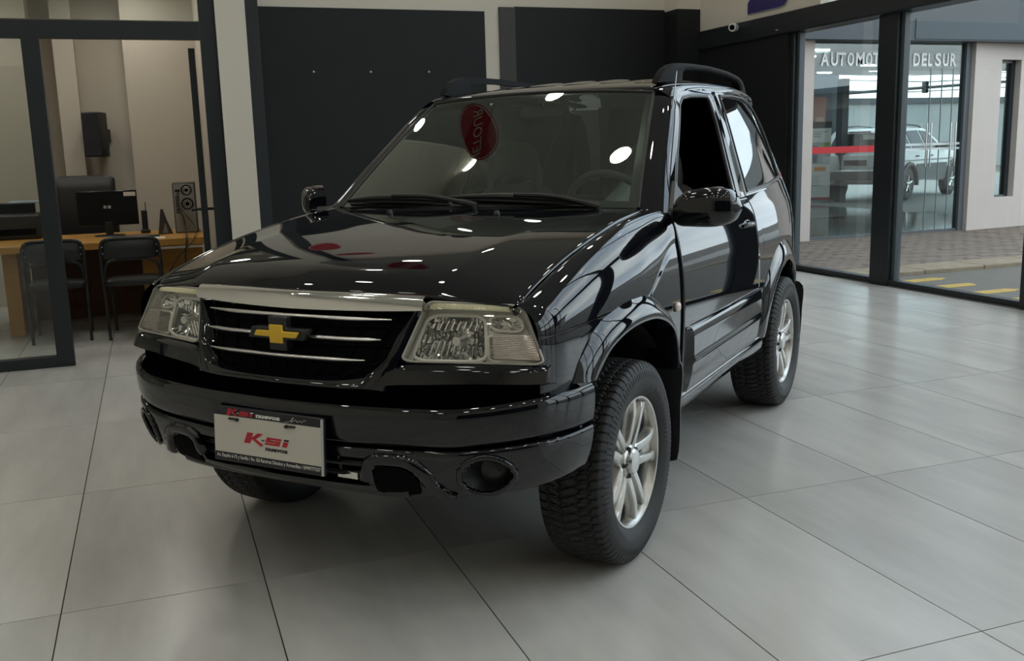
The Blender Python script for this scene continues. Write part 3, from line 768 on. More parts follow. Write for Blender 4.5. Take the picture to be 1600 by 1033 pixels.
# --- rear quarters
def arch_r(y): a = np.abs(np.asarray(y) - 2.155) / .455; return np.where(a < 1, .40 + .40 * (1 - np.clip(a, 0, 1) ** 2.6) ** (1 / 2.6), .42)
def quarter(sd):
    ys = np.concatenate([np.linspace(1.532, 1.70, 10), np.linspace(1.705, 2.60, 56), 2.60 + .30 * np.sin(np.linspace(0, PI / 2, 34))[1:]])
    G = []
    for y in ys:
        zt = np.interp(y, [1.53, 2.0, 2.5, 2.9], [1.136, 1.150, 1.165, 1.165]); zl = max(float(arch_r(y)), .40) if abs(y - 2.155) < .455 else .42
        rw = []
        for z in np.linspace(zl, zt, 44):
            yy = y
            if y < 1.70: yy = float(YD1(z)) + .003 + (1.70 - float(YD1(z)) - .003) * (y - 1.532) / .168
            ye = float(yEnd(z)) ; yy = min(yy, ye) if y > 2.5 else yy
            rw.append((sd * float(S(yy, z)), yy, z))
        G.append(rw)
    MB().grid(G, flip=sd > 0).build('rear_quarter_panel', PAINT, car, angle=60)
    O = [(1.538, 1.138), (1.562, 1.30), (1.588, 1.48), (1.603, 1.602), (1.63, 1.618), (1.85, 1.622), (2.15, 1.618), (2.38, 1.60), (2.53, 1.56), (2.60, 1.50), (2.70, 1.36), (2.76, 1.26), (2.80, 1.165), (2.5, 1.164), (2.0, 1.150)]
    I = [(1.580, 1.158), (1.603, 1.30), (1.628, 1.47), (1.652, 1.578), (1.672, 1.595), (1.88, 1.602), (2.12, 1.599), (2.30, 1.580), (2.395, 1.548), (2.415, 1.52), (2.412, 1.38), (2.395, 1.27), (2.375, 1.196), (2.31, 1.187), (2.0, 1.168)]
    o, i_ = matched(O, I, 8)
    offs = ((0, -.003), (.02, .001), (.3, .002), (.6, .002), (.9, .001), (.97, .0), (1.0, -.010))
    def pt(q, of):
        y, z = q; return (sd * (float(S(min(y, float(yEnd(z)) - .004), z)) + of), min(y, float(yEnd(z)) - .004), z)
    G = [[pt(o[k] * (1 - t) + i_[k] * t, of) for t, of in offs] for k in range(len(o))]
    MB().grid(G).build('rear_pillar_frame', PAINT, car, angle=40)
    g = MB().grid(fan(i_[:-1], sd, -.006, 12)).build('quarter_window', TINT, car, angle=60)
    MB().tube([(sd * (float(S(*q)) - .002), *q) for q in i_], .008, 6).build('window_seal', PLASTIC, g)
both(quarter)
# tail: hatch and rear bumper
zs3 = np.linspace(.42, 1.64, 40); G = []
for u in np.linspace(-1, 1, 41):
    G.append([(u * float(S(float(yEnd(z)) - .012, z)) * 1.0, float(yEnd(z)) - .012 + .035 * (1 - u * u), z) for z in zs3])
MB().grid(G).build('tailgate', PAINT, car, angle=60)
G = []
for x in np.linspace(-.62, .62, 41): G.append([(x, 2.82 + .06 * (1 - (x / .8) ** 4) + d, z) for z, d in ((.62, -.06), (.62, 0), (.57, .02), (.45, .02), (.38, -.01), (.36, -.1))])
MB().grid(G).build('rear_bumper', PAINT, car, angle=40)

# --- windscreen, pillars, cowl
def WS(u, v, off=0.0):
    u = np.asarray(u, float); v = np.asarray(v, float)
    bx, by, bz = .668 * u, .290 + .116 * u ** 2, 1.170 - .014 * u ** 2
    tx, ty, tz = .529 * u, .925 + .035 * u ** 2, 1.614 - .022 * u ** 2
    k = 4 * v * (1 - v)
    return np.stack([bx * (1 - v) + tx * v, by * (1 - v) + ty * v - .57 * (.012 * k + off), bz * (1 - v) + tz * v + .82 * (.012 * k + off)], -1)
U, V = np.meshgrid(np.linspace(-1, 1, 49), np.linspace(0, 1, 33), indexing='ij')
ws = MB().grid(WS(U, V)).build('windscreen', WINDSHIELD, car)
def frit(u0, u1, v0, v1):
    U, V = np.meshgrid(np.linspace(u0, u1, 30), np.linspace(v0, v1, 30), indexing='ij'); MB().grid(WS(U, V, -.002)).build('black_border', mat('black_frit', (.006, .006, .006), .2), ws)
frit(-1, -.955, 0, 1); frit(.945, 1, 0, 1); frit(-.955, .945, .965, 1); frit(-.955, .945, 0, .05)
def rubber_edge():
    P = [WS(-1, v) for v in np.linspace(0, 1, 30)] + [WS(u, 1) for u in np.linspace(-1, 1, 40)] + [WS(1, v) for v in np.linspace(1, 0, 30)]
    MB().tube(P, .007, 8).build('rubber_trim', PLASTIC, ws)
rubber_edge()
def pillar_fn(sd):
    dn = resample(np.array(WIN_O[:6]), 40); G = []
    for k, t in enumerate(np.linspace(-.06, 1.0, 40)):
        a = WS(1.0, t); a = np.array([a[0], a[1], a[2]])
        q = dn[k]; b_ = np.array([float(S(q[0], q[1])) - .001, q[0] - .004, q[1]])
        mid = (a + b_) / 2 + np.array([.018, -.022, .016])
        rw = []
        for w in np.linspace(0, 1, 14): p = (1 - w) ** 2 * a + 2 * w * (1 - w) * mid + w * w * b_; rw.append((sd * p[0], p[1], p[2]))
        rw = [(sd * (a[0] - .004), a[1] + .012, a[2] - .012)] + rw
        G.append(rw)
    MB().grid(G, flip=sd < 0).build('windscreen_pillar', PAINT, car, angle=60)
both(pillar_fn)
G = []
for u in np.linspace(-1.0, 1.0, 49):
    a = hood_pt(np.array(u * .985), np.array(1.0)); b_ = WS(u, .03, -.004); c0 = (a + b_) / 2 + np.array([0, 0, -.022])
    G.append([tuple(a + np.array([0, -.015, -.012])), tuple(a + np.array([0, .004, -.014])), tuple(c0), tuple(b_ + np.array([0, -.004, -.002])), tuple(b_ + np.array([0, .02, .0]))])
MB().grid(G).build('cowl', SATIN, car, angle=50)

# --- roof
rz_ = pchip([.92, 1.05, 1.25, 1.6, 2.0, 2.35, 2.56], [1.612, 1.640, 1.664, 1.690, 1.688, 1.655, 1.600])
rh_ = pchip([.92, 1.0, 1.3, 1.9, 2.4, 2.56], [.530, .548, .566, .570, .555, .53])
re_ = pchip([.92, 1.0, 1.2, 1.6, 2.0, 2.4, 2.56], [1.598, 1.617, 1.634, 1.646, 1.645, 1.615, 1.565])
G = []
for u in np.linspace(-1, 1, 81):
    rw = []
    for v in np.concatenate([np.linspace(0, .08, 8), np.linspace(.08, 1, 40)[1:]]):
        y = (.930 + .033 * u * u) * (1 - v) + (2.56 - .10 * u * u) * v
        x = float(rh_(y)) * u; z = float(re_(y)) + (float(rz_(y)) - float(re_(y))) * (1 - abs(u) ** 2.6)
        z += .0045 * math.cos(u * 2 * PI * 3.5) * sst((v - .12) / .1) * sst((.94 - v) / .1) * (1 if abs(u) < .86 else 0)
        z -= .010 * math.exp(-v / .012)
        rw.append((x, y, z))
    G.append(rw)
MB().grid(G).build('roof', PAINT, car, solid=.01, angle=60)
def cant(sd):
    # cant rail between roof edge and door frames
    G = []
    for t in np.linspace(0, 1, 60):
        y = .95 + (2.52 - .95) * t; a = np.array([float(rh_(y)), y, float(re_(y)) - .002])
        zb = np.interp(y, [.95, 1.06, 1.2, 1.4, 1.6, 1.9, 2.15, 2.38, 2.52], [1.54, 1.592, 1.606, 1.613, 1.614, 1.620, 1.618, 1.60, 1.562])
        b_ = np.array([float(S(y, zb)) + .001, y, zb]); md = (a + b_) / 2 + np.array([.012, 0, .012])
        rw = [(sd * (a[0] - .01), y, a[2] - .006)]
        for w in np.linspace(0, 1, 10): p = (1 - w) ** 2 * a + 2 * w * (1 - w) * md + w * w * b_; rw.append((sd * p[0], p[1], p[2]))
        G.append(rw)
    MB().grid(G, flip=sd > 0).build('cant_rail', PAINT, car, angle=60)
both(cant)
def roof_rail(sd):
    O = [(1.005, 1.632), (1.035, 1.662), (1.085, 1.692), (1.15, 1.712), (1.23, 1.723), (1.36, 1.728), (1.62, 1.732), (1.95, 1.726), (2.18, 1.712), (2.27, 1.696), (2.34, 1.665), (2.39, 1.620), (2.30, 1.626), (2.0, 1.642), (1.6, 1.645), (1.38, 1.640), (1.22, 1.634), (1.09, 1.626)]
    I = [(1.275, 1.652), (1.275, 1.659), (1.275, 1.670), (1.275, 1.682), (1.29, 1.693), (1.39, 1.700), (1.60, 1.705), (1.93, 1.700), (2.13, 1.688), (2.17, 1.682), (2.205, 1.670), (2.235, 1.648), (2.20, 1.645), (2.0, 1.652), (1.6, 1.655), (1.40, 1.652), (1.30, 1.649), (1.28, 1.648)]
    o, i_ = matched(O, I, 5); G = []
    for k in range(len(o)):
        ctr = (o[k] + i_[k]) / 2; rw = []
        for t, dx in ((0, -.018), (-.0, .012), (.12, .020), (.5, .024), (.88, .020), (1, .012), (1, -.018)):
            q = o[k] * (1 - t) + i_[k] * t; x = .512 + .034 * math.sin(PI * np.clip((q[0] - .9) / 1.6, 0, 1)); rw.append((sd * (x + dx), q[0], q[1]))
        G.append(rw)
    r_ = MB().grid(G, flip=sd > 0, wrap_v=True).build('roof_rail', mat('rail_black', (.011, .011, .012), .7, spec=.12), car, angle=50)
    for yy in (1.13, 1.20):
        b = MB().box(-.002, .0035, -.016, .016, -.005, .005); s_ = b.build('rail_slot', DARK, r_, smooth=False); s_.location = (sd * .5405, yy, 1.684); s_.rotation_euler = (-.75, 0, 0)
both(roof_rail)

# --- mirrors
def mirror(sd, fold):
    root = empty('side_mirror', (sd * .775, .50, 1.165), 0, car)
    b = MB(); P = [(.455, 1.138), (.585, 1.235), (.60, 1.232), (.66, 1.138)]
    g = [[(sd * (float(S(y, z)) + of) - sd * .775, y - .50, z - 1.165) for of in (-.004, .012, .016)] for y, z in cr(P + [P[0]], 30)]
    b.grid(g); b.f.append(tuple(3 * i + 2 for i in range(29))); b.build('mirror_base', mat('grey_sail_plastic', (.07, .072, .075), .5), root, angle=40)
    # housing shell: flat-faced rounded sections swept outwards
    zt_ = pchip([0, .08, .25, .55, .82, .93, 1.0], [.028, .050, .068, .076, .066, .042, .006]); zb_ = pchip([0, .08, .5, .8, .93, 1.0], [-.052, -.064, -.066, -.056, -.036, -.004]); dp_ = pchip([0, .2, .6, .85, .95, 1.0], [.075, .09, .088, .070, .048, .012])
    G = []
    for t in np.sin(np.linspace(0, PI / 2, 30)):
        x = .034 + .228 * t; c_, h_ = (float(zt_(t)) + float(zb_(t))) / 2, (float(zt_(t)) - float(zb_(t))) / 2; dd = float(dp_(t)); rw = []
        for a in np.linspace(PI / 2, 3 * PI / 2, 26):
            ca, sa = math.cos(a), math.sin(a); rw.append((sd * x, .03 + dd * math.copysign(abs(ca) ** .62, ca), c_ + h_ * math.copysign(abs(sa) ** .62, sa)))
        G.append(rw)
    cap = [[(sd * .034, .03 + (p[1] - .03) * q, p[2] * q) for q in (1, .5, .02)] for p in G[0]]
    for nm, bld, mt_ in (('mirror_shell', MB().grid(G, flip=sd < 0).grid(cap), PAINT), ('mirror_glass', MB().grid([[(sd * (.03 + .215 * t), .028, float(zb_(t)) * .9 + (float(zt_(t)) - float(zb_(t))) * .9 * q) for q in (0, .5, 1)] for t in np.linspace(.05, .95, 16)]), CHROME)):
        o = bld.build(nm, mt_, root, angle=60); o.location = (sd * (-.004 if sd > 0 else .02), -.075, -.010 if sd > 0 else .004); o.rotation_euler = (0, 0, fold * sd)
    MB().tube([(sd * -.01, -.01, -.035), (sd * .02, -.03, -.035), (sd * .06, -.05, -.03)], [.03, .026, .024], 10).build('mirror_arm', SATIN, root)
mirror(1, 0.0); mirror(-1, .75)

# --- wipers, aerial, side lamps
def wiper(u0, v0, u1, v1, piv):
    P = [WS(u0 * (1 - t) + u1 * t, v0 * (1 - t) + v1 * t + .018 * math.sin(PI * t), .016) for t in np.linspace(0, 1, 24)]
    w = MB().tube(P, [.004 + .009 * math.sin(PI * i / 23) for i in range(24)], 8, sy=1.1).build('wiper', PLASTIC, car)
    P2 = [WS(u0 * (1 - t) + u1 * t, v0 * (1 - t) + v1 * t, .007) for t in np.linspace(0, 1, 24)]
    MB().tube(P2, .0045, 6).build('wiper_blade', RUBBER, w)
    mid = WS((u0 + u1) / 2, (v0 + v1) / 2 + .014, .03); pv = WS(piv[0], piv[1], .012)
    MB().tube(cr([pv, pv + np.array([0, 0, .012]), (pv + mid) / 2 + np.array([0, 0, .02]), mid], 16), [.013] * 4 + [.009] * 12, 8).build('wiper_arm', PLASTIC, w)
wiper(-.95, .03, -.10, .012, (.10, -.035)); wiper(-.10, .04, .74, .010, (.80, -.035))
b = MB().tube([(.628, .880, 1.487), (.622, .93, 1.56), (.612, 1.00, 1.672)], [.0035, .0028, .0022], 8); b.lathe([(-.012, .010), (0, .010), (.012, .006), (.014, 0)], 2, .630, .876, 1.482, 12)
b.build('aerial', mat('aerial_steel', (.55, .55, .55), .25, 1.0), car)
def side_lamp(sd):
    b = MB(); g = []
    for k in range(17):
        a = 2 * PI * k / 16; g.append([(sd * (float(S(.405, .805)) + d), 0.402 + .021 * r_ * math.copysign(abs(math.cos(a)) ** .7, math.cos(a)), .803 + .016 * r_ * math.copysign(abs(math.sin(a)) ** .7, math.sin(a))) for r_, d in ((1.1, -.002), (1.1, .006), (1, .008), (.7, .012), (.02, .013))])
    b.grid(g).build('side_repeater', mat('repeater_lens', (.62, .50, .44), .2, coat=.6), car)
both(side_lamp)

# --- wheels
def tri(x): x = x % 1.0; return np.abs(2 * x - 1) * 2 - 1
def tyre_mesh():
    prof = cr([(-.085, .212), (-.100, .228), (-.115, .255), (-.1175, .285), (-.112, .312), (-.104, .328), (-.092, .3385), (-.05, .3425), (0, .3435), (.05, .3425), (.092, .3385), (.104, .328), (.112, .312), (.1175, .285), (.115, .255), (.103, .230), (.094, .2215), (.088, .215)], 74)
    N = 864; th = np.linspace(0, 2 * PI, N, endpoint=False); T = th / (2 * PI); G = []
    h = prof[:, 0]; r = prof[:, 1]
    for k in range(N):
        t = T[k]; dep = np.zeros(len(h)); tread = (r > .319)
        z1 = .030 + .006 * tri(t * 72); z2 = -.030 + .006 * tri(t * 72 + .5)
        g = (np.abs(h - z1) < .0042) | (np.abs(h - z2) < .0042) | (np.abs(np.abs(h) - .068 - .004 * tri(t * 72)) < .0038)
        sh = (np.abs(h) > .066) & (((t * 72 + .55 * np.abs(h) / .1) % 1) < .20)
        mid = (np.abs(h) <= .066) & (np.abs(h) > .030) & (((t * 72 + 9 * np.abs(h)) % 1) < .22)
        cen = (np.abs(h) <= .030) & (((t * 72 + 12 * h + .4) % 1) < .20)
        sipe = (np.abs(h) < .1) & (((t * 72 + .5 + 10 * np.abs(h)) % 1) < .07)
        dep[tread & (g | sh | mid | cen)] = .0055; dep[tread & sipe & (dep == 0)] = .003
        ring = (h > .1) & (r > .288) & (r < .312); dep[ring & (((t * 110) % 1) < .45)] = -.0016
        ring2 = (h > .1) & (r > .248) & (r < .270) & ((t % .5) < .16) & (((t * 96) % 1) < .6); dep[ring2] = -.0016
        rr = r - dep * (r > .319); hh = h - np.where((h > .1) & (r <= .319), dep, 0)
        G.append(np.stack([hh, rr * np.cos(th[k]), rr * np.sin(th[k])], 1))
    return MB().grid(G, wrap_u=True)
WHEEL_Z = .3405; TRACK = .712
wheel = empty('wheel', (TRACK, 0, WHEEL_Z), 0, car)
tyre_mesh().build('tyre', RUBBER, wheel, angle=32)
rim = MB().lathe([(.088, .2155), (.0945, .2215), (.097, .2205), (.096, .214), (.088, .209), (.082, .2045), (.060, .2015), (.0, .196), (-.08, .192), (-.088, .21)], 0, 0, 0, 0, 96).build('rim', ALLOY, wheel, angle=30)
for k in range(5):
    A = 2 * PI * k / 5 + .02; b = MB()
    for sgn in (1, -1):
        G = []
        for t in np.linspace(0, 1, 14):
            r_ = .034 + (.203 - .034) * t; off = sgn * (.0235 + .016 * t * t + .006 * max(0, t - .8) / .2); wd = .0155 + .003 * (1 - t) ** 2 + .006 * max(0, (t - .82) / .18) ** 2
            hx = .070 + .016 * math.sin(PI * min(1, t * .62)) + .002 * t; rw = []
            for w, d in ((-1.25, -.034), (-1.02, -.006), (-.72, 0.0), (0, .0018), (.72, 0.0), (1.02, -.006), (1.25, -.034)):
                lx, lt = r_, off + w * wd
                rw.append((hx + d, lx * math.cos(A) - lt * math.sin(A), lx * math.sin(A) + lt * math.cos(A)))
            G.append(rw)
        b.grid(G, wrap_v=True)
    # recessed web between the two arms near the rim
    g = []
    for t in np.linspace(.66, 1, 6):
        r_ = .034 + .169 * t; g.append([(.060 + .012 * ((t - .66) / .34) ** 2, r_ * math.cos(A) - w * math.sin(A), r_ * math.sin(A) + w * math.cos(A)) for w in np.linspace(-.024 - .01 * t, .024 + .01 * t, 5)])
    b.grid(g)
    fix_normals(b.build('spoke', ALLOY, wheel, angle=40))
hub = MB().lathe([(.05, .062), (.066, .060), (.076, .052), (.080, .040), (.081, .033)], 0, 0, 0, 0, 40).build('hub', ALLOY, wheel, angle=40)
b = MB().lathe([(.072, .046), (.088, .0445), (.096, .038), (.098, .018), (.098, 0)], 0, 0, 0, 0, 30); b.build('centre_cap', mat('centre_cap_silver', (.62, .62, .62), .2, .9), wheel, angle=30)
for k in range(5):
    A = 2 * PI * (k + .5) / 5; b = MB().lathe([(.072, .0075), (.082, .007), (.085, .005), (.085, 0)], 0, 0, .056 * math.cos(A), .050 * math.sin(A), 8); b.build('wheel_nut', mat('dark_nut', (.05, .05, .05), .35, .8), wheel)
MB().lathe([(.040, .0), (.040, .06), (.022, .07), (.022, .168), (.016, .172), (-.03, .19), (-.07, .192)], 0, 0, 0, 0, 48).build('brake_disc_and_shade', mat('brake_shade_black', (.022, .022, .022), .5, .5), wheel)  # brake disc widened into a black dish, painted shade behind the spokes
for x, y, rz in ((TRACK, 2.2, 0), (-TRACK, 0, PI), (-TRACK, 2.2, PI)):
    w2 = copy_tree(wheel, car); w2.location = (x, y, WHEEL_Z); w2.rotation_euler = (0.12 if y > 1 else .3, 0, rz)

# --- inner arches, flaps, added light-blocking boxes for the underbody
def inner(sd):
    for yc, R0 in ((0, .455), (2.155, .46)):
        G = []
        for a in np.linspace(-.15, PI - .1, 30):
            y = yc + (R0 + .02) * math.cos(a) * .93; z = .37 + (R0 - .01) * math.sin(a) * .98
            G.append([(sd * x, y, z) for x in (.50, .65, .765)])
        g2 = MB().grid(G).build('wheel_arch_liner', mat('arch_liner', (.006, .006, .0065), .75, bump=.3, bscale=40), car)
        MB().grid([[(sd * .505, yc + c_ * .46, z) for z in (.36, .6, .85)] for c_ in (-.6, 0, 1)]).build('arch_wall', DARK, g2)
    for y0, zt, zb in ((.352, .64, .235), (2.545, .62, .27)):
        pts = cr([(.60, zt), (.70, zt), (.842 if y0 < 1 else .822, zt - .02), (.846 if y0 < 1 else .826, .45), (.838 if y0 < 1 else .818, zb + .03), (.80, zb), (.62, zb), (.60, zb + .03), (.60, zt)], 44)
        b = MB(); b.prism([(sd * x, z) for x, z in pts[:-1]], 1, y0, y0 + .007); fix_normals(b.build('mud_flap', SATIN, car, angle=30))
both(inner)
b = MB(); b.box(-.48, .48, -.30, 2.75, .31, .46); b.box(-.70, .70, .45, 1.68, .33, .43); b.build('underbody_light_block', DARK, car, smooth=False)  # dark boxes added under the car to block light
b = MB(); b.box(-.60, .60, -.55, .36, .44, .86); b.box(-.74, .74, -.585, -.50, .52, .79); b.build('engine_bay_light_block', DARK, car, smooth=False)  # dark boxes added inside the nose to stop light leaking through
b = MB().tube([(-.62, 0, .33), (.62, 0, .33)], .035, 10); b.tube([(-.62, 2.2, .33), (.62, 2.2, .33)], .045, 10); b.build('axle', DARK, car)

# --- cabin
TRIM = mat('cabin_trim', (.10, .105, .10), .65, bump=.1, bscale=200); SEAT = mat('seat_cloth', (.07, .072, .07), .9, noise=.2, nscale=40)
U = np.linspace(-1, 1, 41); G = []
for u in U:
    h = .035 * math.exp(-((u - .52) / .22) ** 2) + .018 * math.exp(-((u + .5) / .25) ** 2)
    G.append([(u * .66, y, z) for y, z in ((.36, 1.118), (.50, 1.115 + h * .3), (.66, 1.105 + h), (.76, 1.09 + h), (.81, 1.06 + h * .6), (.80, .98), (.76, .86), (.72, .62))])
MB().grid(G).build('dashboard', TRIM, car, angle=60)
sw = empty('steering_wheel', (.37, .87, 1.105), 0, car); sw.rotation_euler = (.45, 0, 0)
ph = np.linspace(0, 2 * PI, 49); b = MB().tube([(.185 * math.cos(a), .0, .185 * math.sin(a)) for a in ph], .0155, 10); 
b.build('wheel_rim', mat('steering_leather', (.05, .052, .05), .5), sw)
b = MB(); b.lathe([(-.02, .0), (-.02, .05), (0, .062), (.03, .055), (.2, .04)], 1, 0, 0, 0, 20)
for a in (0, PI, -PI / 2 - .35, -PI / 2 + .35): b.tube([(.04 * math.cos(a), 0, .04 * math.sin(a)), (.18 * math.cos(a), 0, .18 * math.sin(a))], .014, 8)
b.build('wheel_hub', TRIM, sw)
def seat(sx_):
    s = empty('front_seat', (sx_, 1.32, .55), 0, car)
    def cushion(name, w, prof, rot=0):
        G = []
        for u in np.linspace(-1, 1, 17):
            e = (1 - abs(u) ** 4); G.append([(u * w, y * (.75 + .25 * e), z * (.86 + .14 * e)) for y, z in prof])
        o = MB().grid(G, wrap_v=True); n = len(prof); o.f.append(tuple(range(n))); o.f.append(tuple(16 * n + n - 1 - i for i in range(n)))
        return fix_normals(o.build(name, SEAT, s, angle=60))
    cushion('seat_base', .25, [(-.45, .02), (-.48, .10), (-.44, .16), (-.2, .15), (.05, .13), (.08, .02)])
    bk = cushion('seat_back', .24, [(.0, .10), (-.03, .30), (.02, .52), (.06, .63), (.12, .66), (.17, .62), (.15, .4), (.12, .10)])
    hr = cushion('headrest', .135, [(.07, .70), (.06, .78), (.09, .85), (.14, .86), (.17, .80), (.16, .70)])
seat(.36); seat(-.36)
box_obj('cabin_floor', TRIM, car, -.70, .70, .40, 2.60, .44, .50)
box_obj('rear_bench', SEAT, car, -.58, .58, 1.95, 2.10, .60, 1.12, bevel=.05)
b = MB(); b.lathe([(0, .0), (0, .02), (.01, .018), (.02, .01)], 2, 0, .99, 1.575, 12); b.tube([(0, .99, 1.58), (0, 1.01, 1.55)], .008, 8)
mr = b.build('rear_view_mirror', PLASTIC, car); mb_ = MB(); mb_.box(-.115, .115, 1.0, 1.03, 1.505, 1.56); mb_.build('mirror_housing', PLASTIC, mr, bevel=.012)

# --- licence plate on the bumper (dealer's plate)
PLW = mat('plate_white', (.62, .59, .52), .45, noise=.04, nscale=6); PLB = mat('plate_black', (.012, .012, .016), .3); RED = mat('lettering_red', (.48, .012, .03), .4); WHT = mat('lettering_white', (.75, .74, .70), .4); BLK = mat('lettering_black', (.012, .012, .014), .4)
plate = empty('licence_plate', (.012, -.880, .574), 0, car); plate.rotation_euler = (-.06, 0, 0); plate.scale = (.98, 1, .87)
pw, phh = .205, .090
box_obj('plate_frame', PLB, plate, -pw - .006, pw + .006, -.004, .010, -phh - .008, phh + .004, bevel=.004)
box_obj('plate_sheet', PLW, plate, -pw + .001, pw - .001, -.0065, -.004, -.064, .063)
box_obj('frame_lip', mat('frame_lip', (.5, .49, .46), .3), plate, pw + .001, pw + .006, -.010, -.004, -phh - .004, phh + .001)
Y_ = -.0072
def ptext(name, body, size, mt, x, z, **kw): return text_obj(name, body, size, mt, plate, (x, Y_, z), (1, 0, 0), (0, 0, 1), **kw)
def logo(name, poly, mt, x0=0, z0=0, k=1.0, sh=0.0, y=-.0066):
    b = MB().prism([(x0 + k * (px_ + sh * (pz + .018)), z0 + k * pz) for px_, pz in poly], 1, y - .0008, y); return fix_normals(b.build(name, mt, plate, smooth=False))
LK = [(-.087, -.022), (-.0636, -.0218), (-.055, -.0062), (-.021, -.0277), (-.0120, -.0215), (-.040, -.0045), (-.0105, .0160), (-.032, .0160), (-.0555, -.0008), (-.049, .0155), (-.072, .0150)]
LS = [(0, -.018), (.056, -.018), (.056, -.002), (.015, -.002), (.015, .0003), (.056, .0003), (.056, .0075), (0, .0075), (0, -.009), (.041, -.009), (.041, -.0113), (0, -.0113)]
LI = [(.0, -.018), (.018, -.018), (.018, -.0005), (0, -.0005)]; LD = [(.0, .0020), (.018, .0020), (.018, .0078), (0, .0078)]; LH = [(0, -.0072), (.0125, -.0072), (.0125, -.0040), (0, -.0040)]
for k_, x_, z_, y_, hy in ((1.0, 0.0, 0.0, -.0066, BLK), (.62, -.103, .0785, -.0042, WHT)):
    logo('plate_letter', LK, RED, x_, z_, k_, 0, y_); logo('plate_letter', LS, RED, x_ - .006 * k_, z_, k_, .35, y_); logo('plate_letter', LI, RED, x_ + .060 * k_, z_, k_, .35, y_)
    logo('plate_letter', LD, hy, x_ + .060 * k_, z_, k_, .35, y_); logo('plate_letter', LH, hy, x_ - .022 * k_, z_, k_, .3, y_)
ptext('plate_lettering', 'nuevos', .020, BLK, -.004, -.038, bold=.0010, fit=.084)
Y_ = -.0046
ptext('plate_lettering', 'nuevos', .020, WHT, -.040, .069, bold=.0010, fit=.092)
pth = cr([(.068, .066), (.088, .070), (.104, .086), (.094, .068), (.110, .078), (.118, .071), (.126, .077), (.133, .072), (.142, .080), (.150, .079)], 40)
MB().tube([(x, Y_, z) for x, z in pth], .0007, 5).build('plate_signature', WHT, plate)
ptext('plate_lettering', 'Av. España 6-73 y Sevilla / Av. Gil Ramírez Dávalos y Armenillas / 0999777337', .0165, WHT, -.199, -.082, bold=.0003, fit=.398)
for x in (-.125, .095):
    b = MB().box(x - .017, x + .017, -.012, -.006, .052, .058); b.lathe([(-.014, 0), (-.014, .005), (-.006, .006)], 1, x + (.015 if x < 0 else -.015), 0, .0535, 10); b.build('plate_clip', PLASTIC, plate)

# ------------------------------------------------------------------ office furniture
WOOD = mat('honey_wood', (0.43, 0.215, 0.04), 0.42, noise=0.25, nscale=5, stretch=(1, 6, 6)); WOODR = mat('red_brown_wood', (0.12, 0.045, 0.016), 0.5, noise=0.25, nscale=5, stretch=(6, 1, 1))
desk = tag(empty('desk', (-1.35, 5.55, 0)), 'long honey-coloured wooden office desk behind the glass partition', 'desk')
def dbox(name, mt, x0, x1, y0, y1, z0, z1, bevel=.004): return box_obj(name, mt, desk, x0 + 1.35, x1 + 1.35, y0 - 5.55, y1 - 5.55, z0, z1, bevel)
dbox('desk_top', WOOD, -2.75, -.50, 5.02, 6.12, .68, .735)
dbox('leg', WOOD, -2.05, -1.94, 5.20, 5.95, 0, .68); 
dbox('modesty_panel', WOODR, -1.94, -1.02, 6.02, 6.05, 0.0, .68)
dr = dbox('drawer_unit', WOOD, -1.02, -.52, 5.45, 6.05, 0.03, .68)
dbox('edge_trim', mat('pale_edge', (.55, .52, .45), .4), -1.0, -.51, 5.012, 5.02, .655, .672, 0)
CHS = mat('black_vinyl', (.012, .012, .012), .45, bump=.1, bscale=120); CHM = mat('black_chair_tube', (.012, .012, .013), .35)
def visitor_chair(x, y, rz):
    c = empty('visitor_chair', (x, y, 0), rz)
    # local: back towards -y (viewer), seat towards +y
    for sx_ in (-1, 1):
        b = MB().tube(cr([(sx_ * .205, -.01, .0), (sx_ * .212, -.02, .40), (sx_ * .215, -.045, .62), (sx_ * .205, -.06, .745), (sx_ * .16, -.065, .785), (0, -.068, .790)], 30), .0125, 10); b.build('back_leg', CHM, c)
        b = MB().tube(cr([(sx_ * .195, .44, 0), (sx_ * .200, .42, .30), (sx_ * .203, .36, .43), (sx_ * .203, .20, .445), (sx_ * .205, -.0, .45)], 24), .0125, 10); b.build('front_leg', CHM, c)
    b = MB().tube(cr([(-.205, -.02, .50), (-.185, -.03, .585), (-.13, -.035, .62), (0, -.037, .628), (.13, -.035, .62), (.185, -.03, .585), (.205, -.02, .50)], 40), .011, 10); b.build('back_hoop', CHM, c)
    G = []
    for u in np.linspace(-1, 1, 25):
        w = .205 * u; bow = -.02 * (1 - u * u); e = max(.02, 1 - abs(u) ** 8)
        G.append([(w, -.045 + bow + d * e, .705 + h * (1 if abs(u) < .99 else .7)) for d, h in ((-.018, -.06), (-.024, .0), (-.018, .06), (0, .078), (.016, .06), (.018, 0), (.016, -.06), (0, -.072))])
    MB().grid(G, wrap_v=True).build('backrest', CHS, c, angle=60)
    G = []
    for u in np.linspace(-1, 1, 25):
        w = .21 * math.copysign(abs(u) ** .9, u); e = max(.03, (1 - abs(u) ** 6)) ** .5
        G.append([(w, .20 + yy * (.75 + .25 * e), .435 + h * e) for yy, h in ((-.21, 0), (-.20, .028), (0, .034), (.20, .026), (.225, 0), (.20, -.022), (0, -.02), (-.2, -.02))])
    MB().grid(G, wrap_v=True).build('seat', CHS, c, angle=60)
    for sx_ in (-1, 1):
        for zz_ in (.68, .73): b = MB().lathe([(0, .005), (-.003, .004), (-.004, 0)], 1, sx_ * .195, -.072, zz_, 8); b.build('bolt', BARCHROME, c)
    return c
c1 = tag(visitor_chair(-1.635, 4.76, .02), 'black padded visitor chair behind the glass pane, left of the door stile', 'chair', 'visitor chairs at the desk')
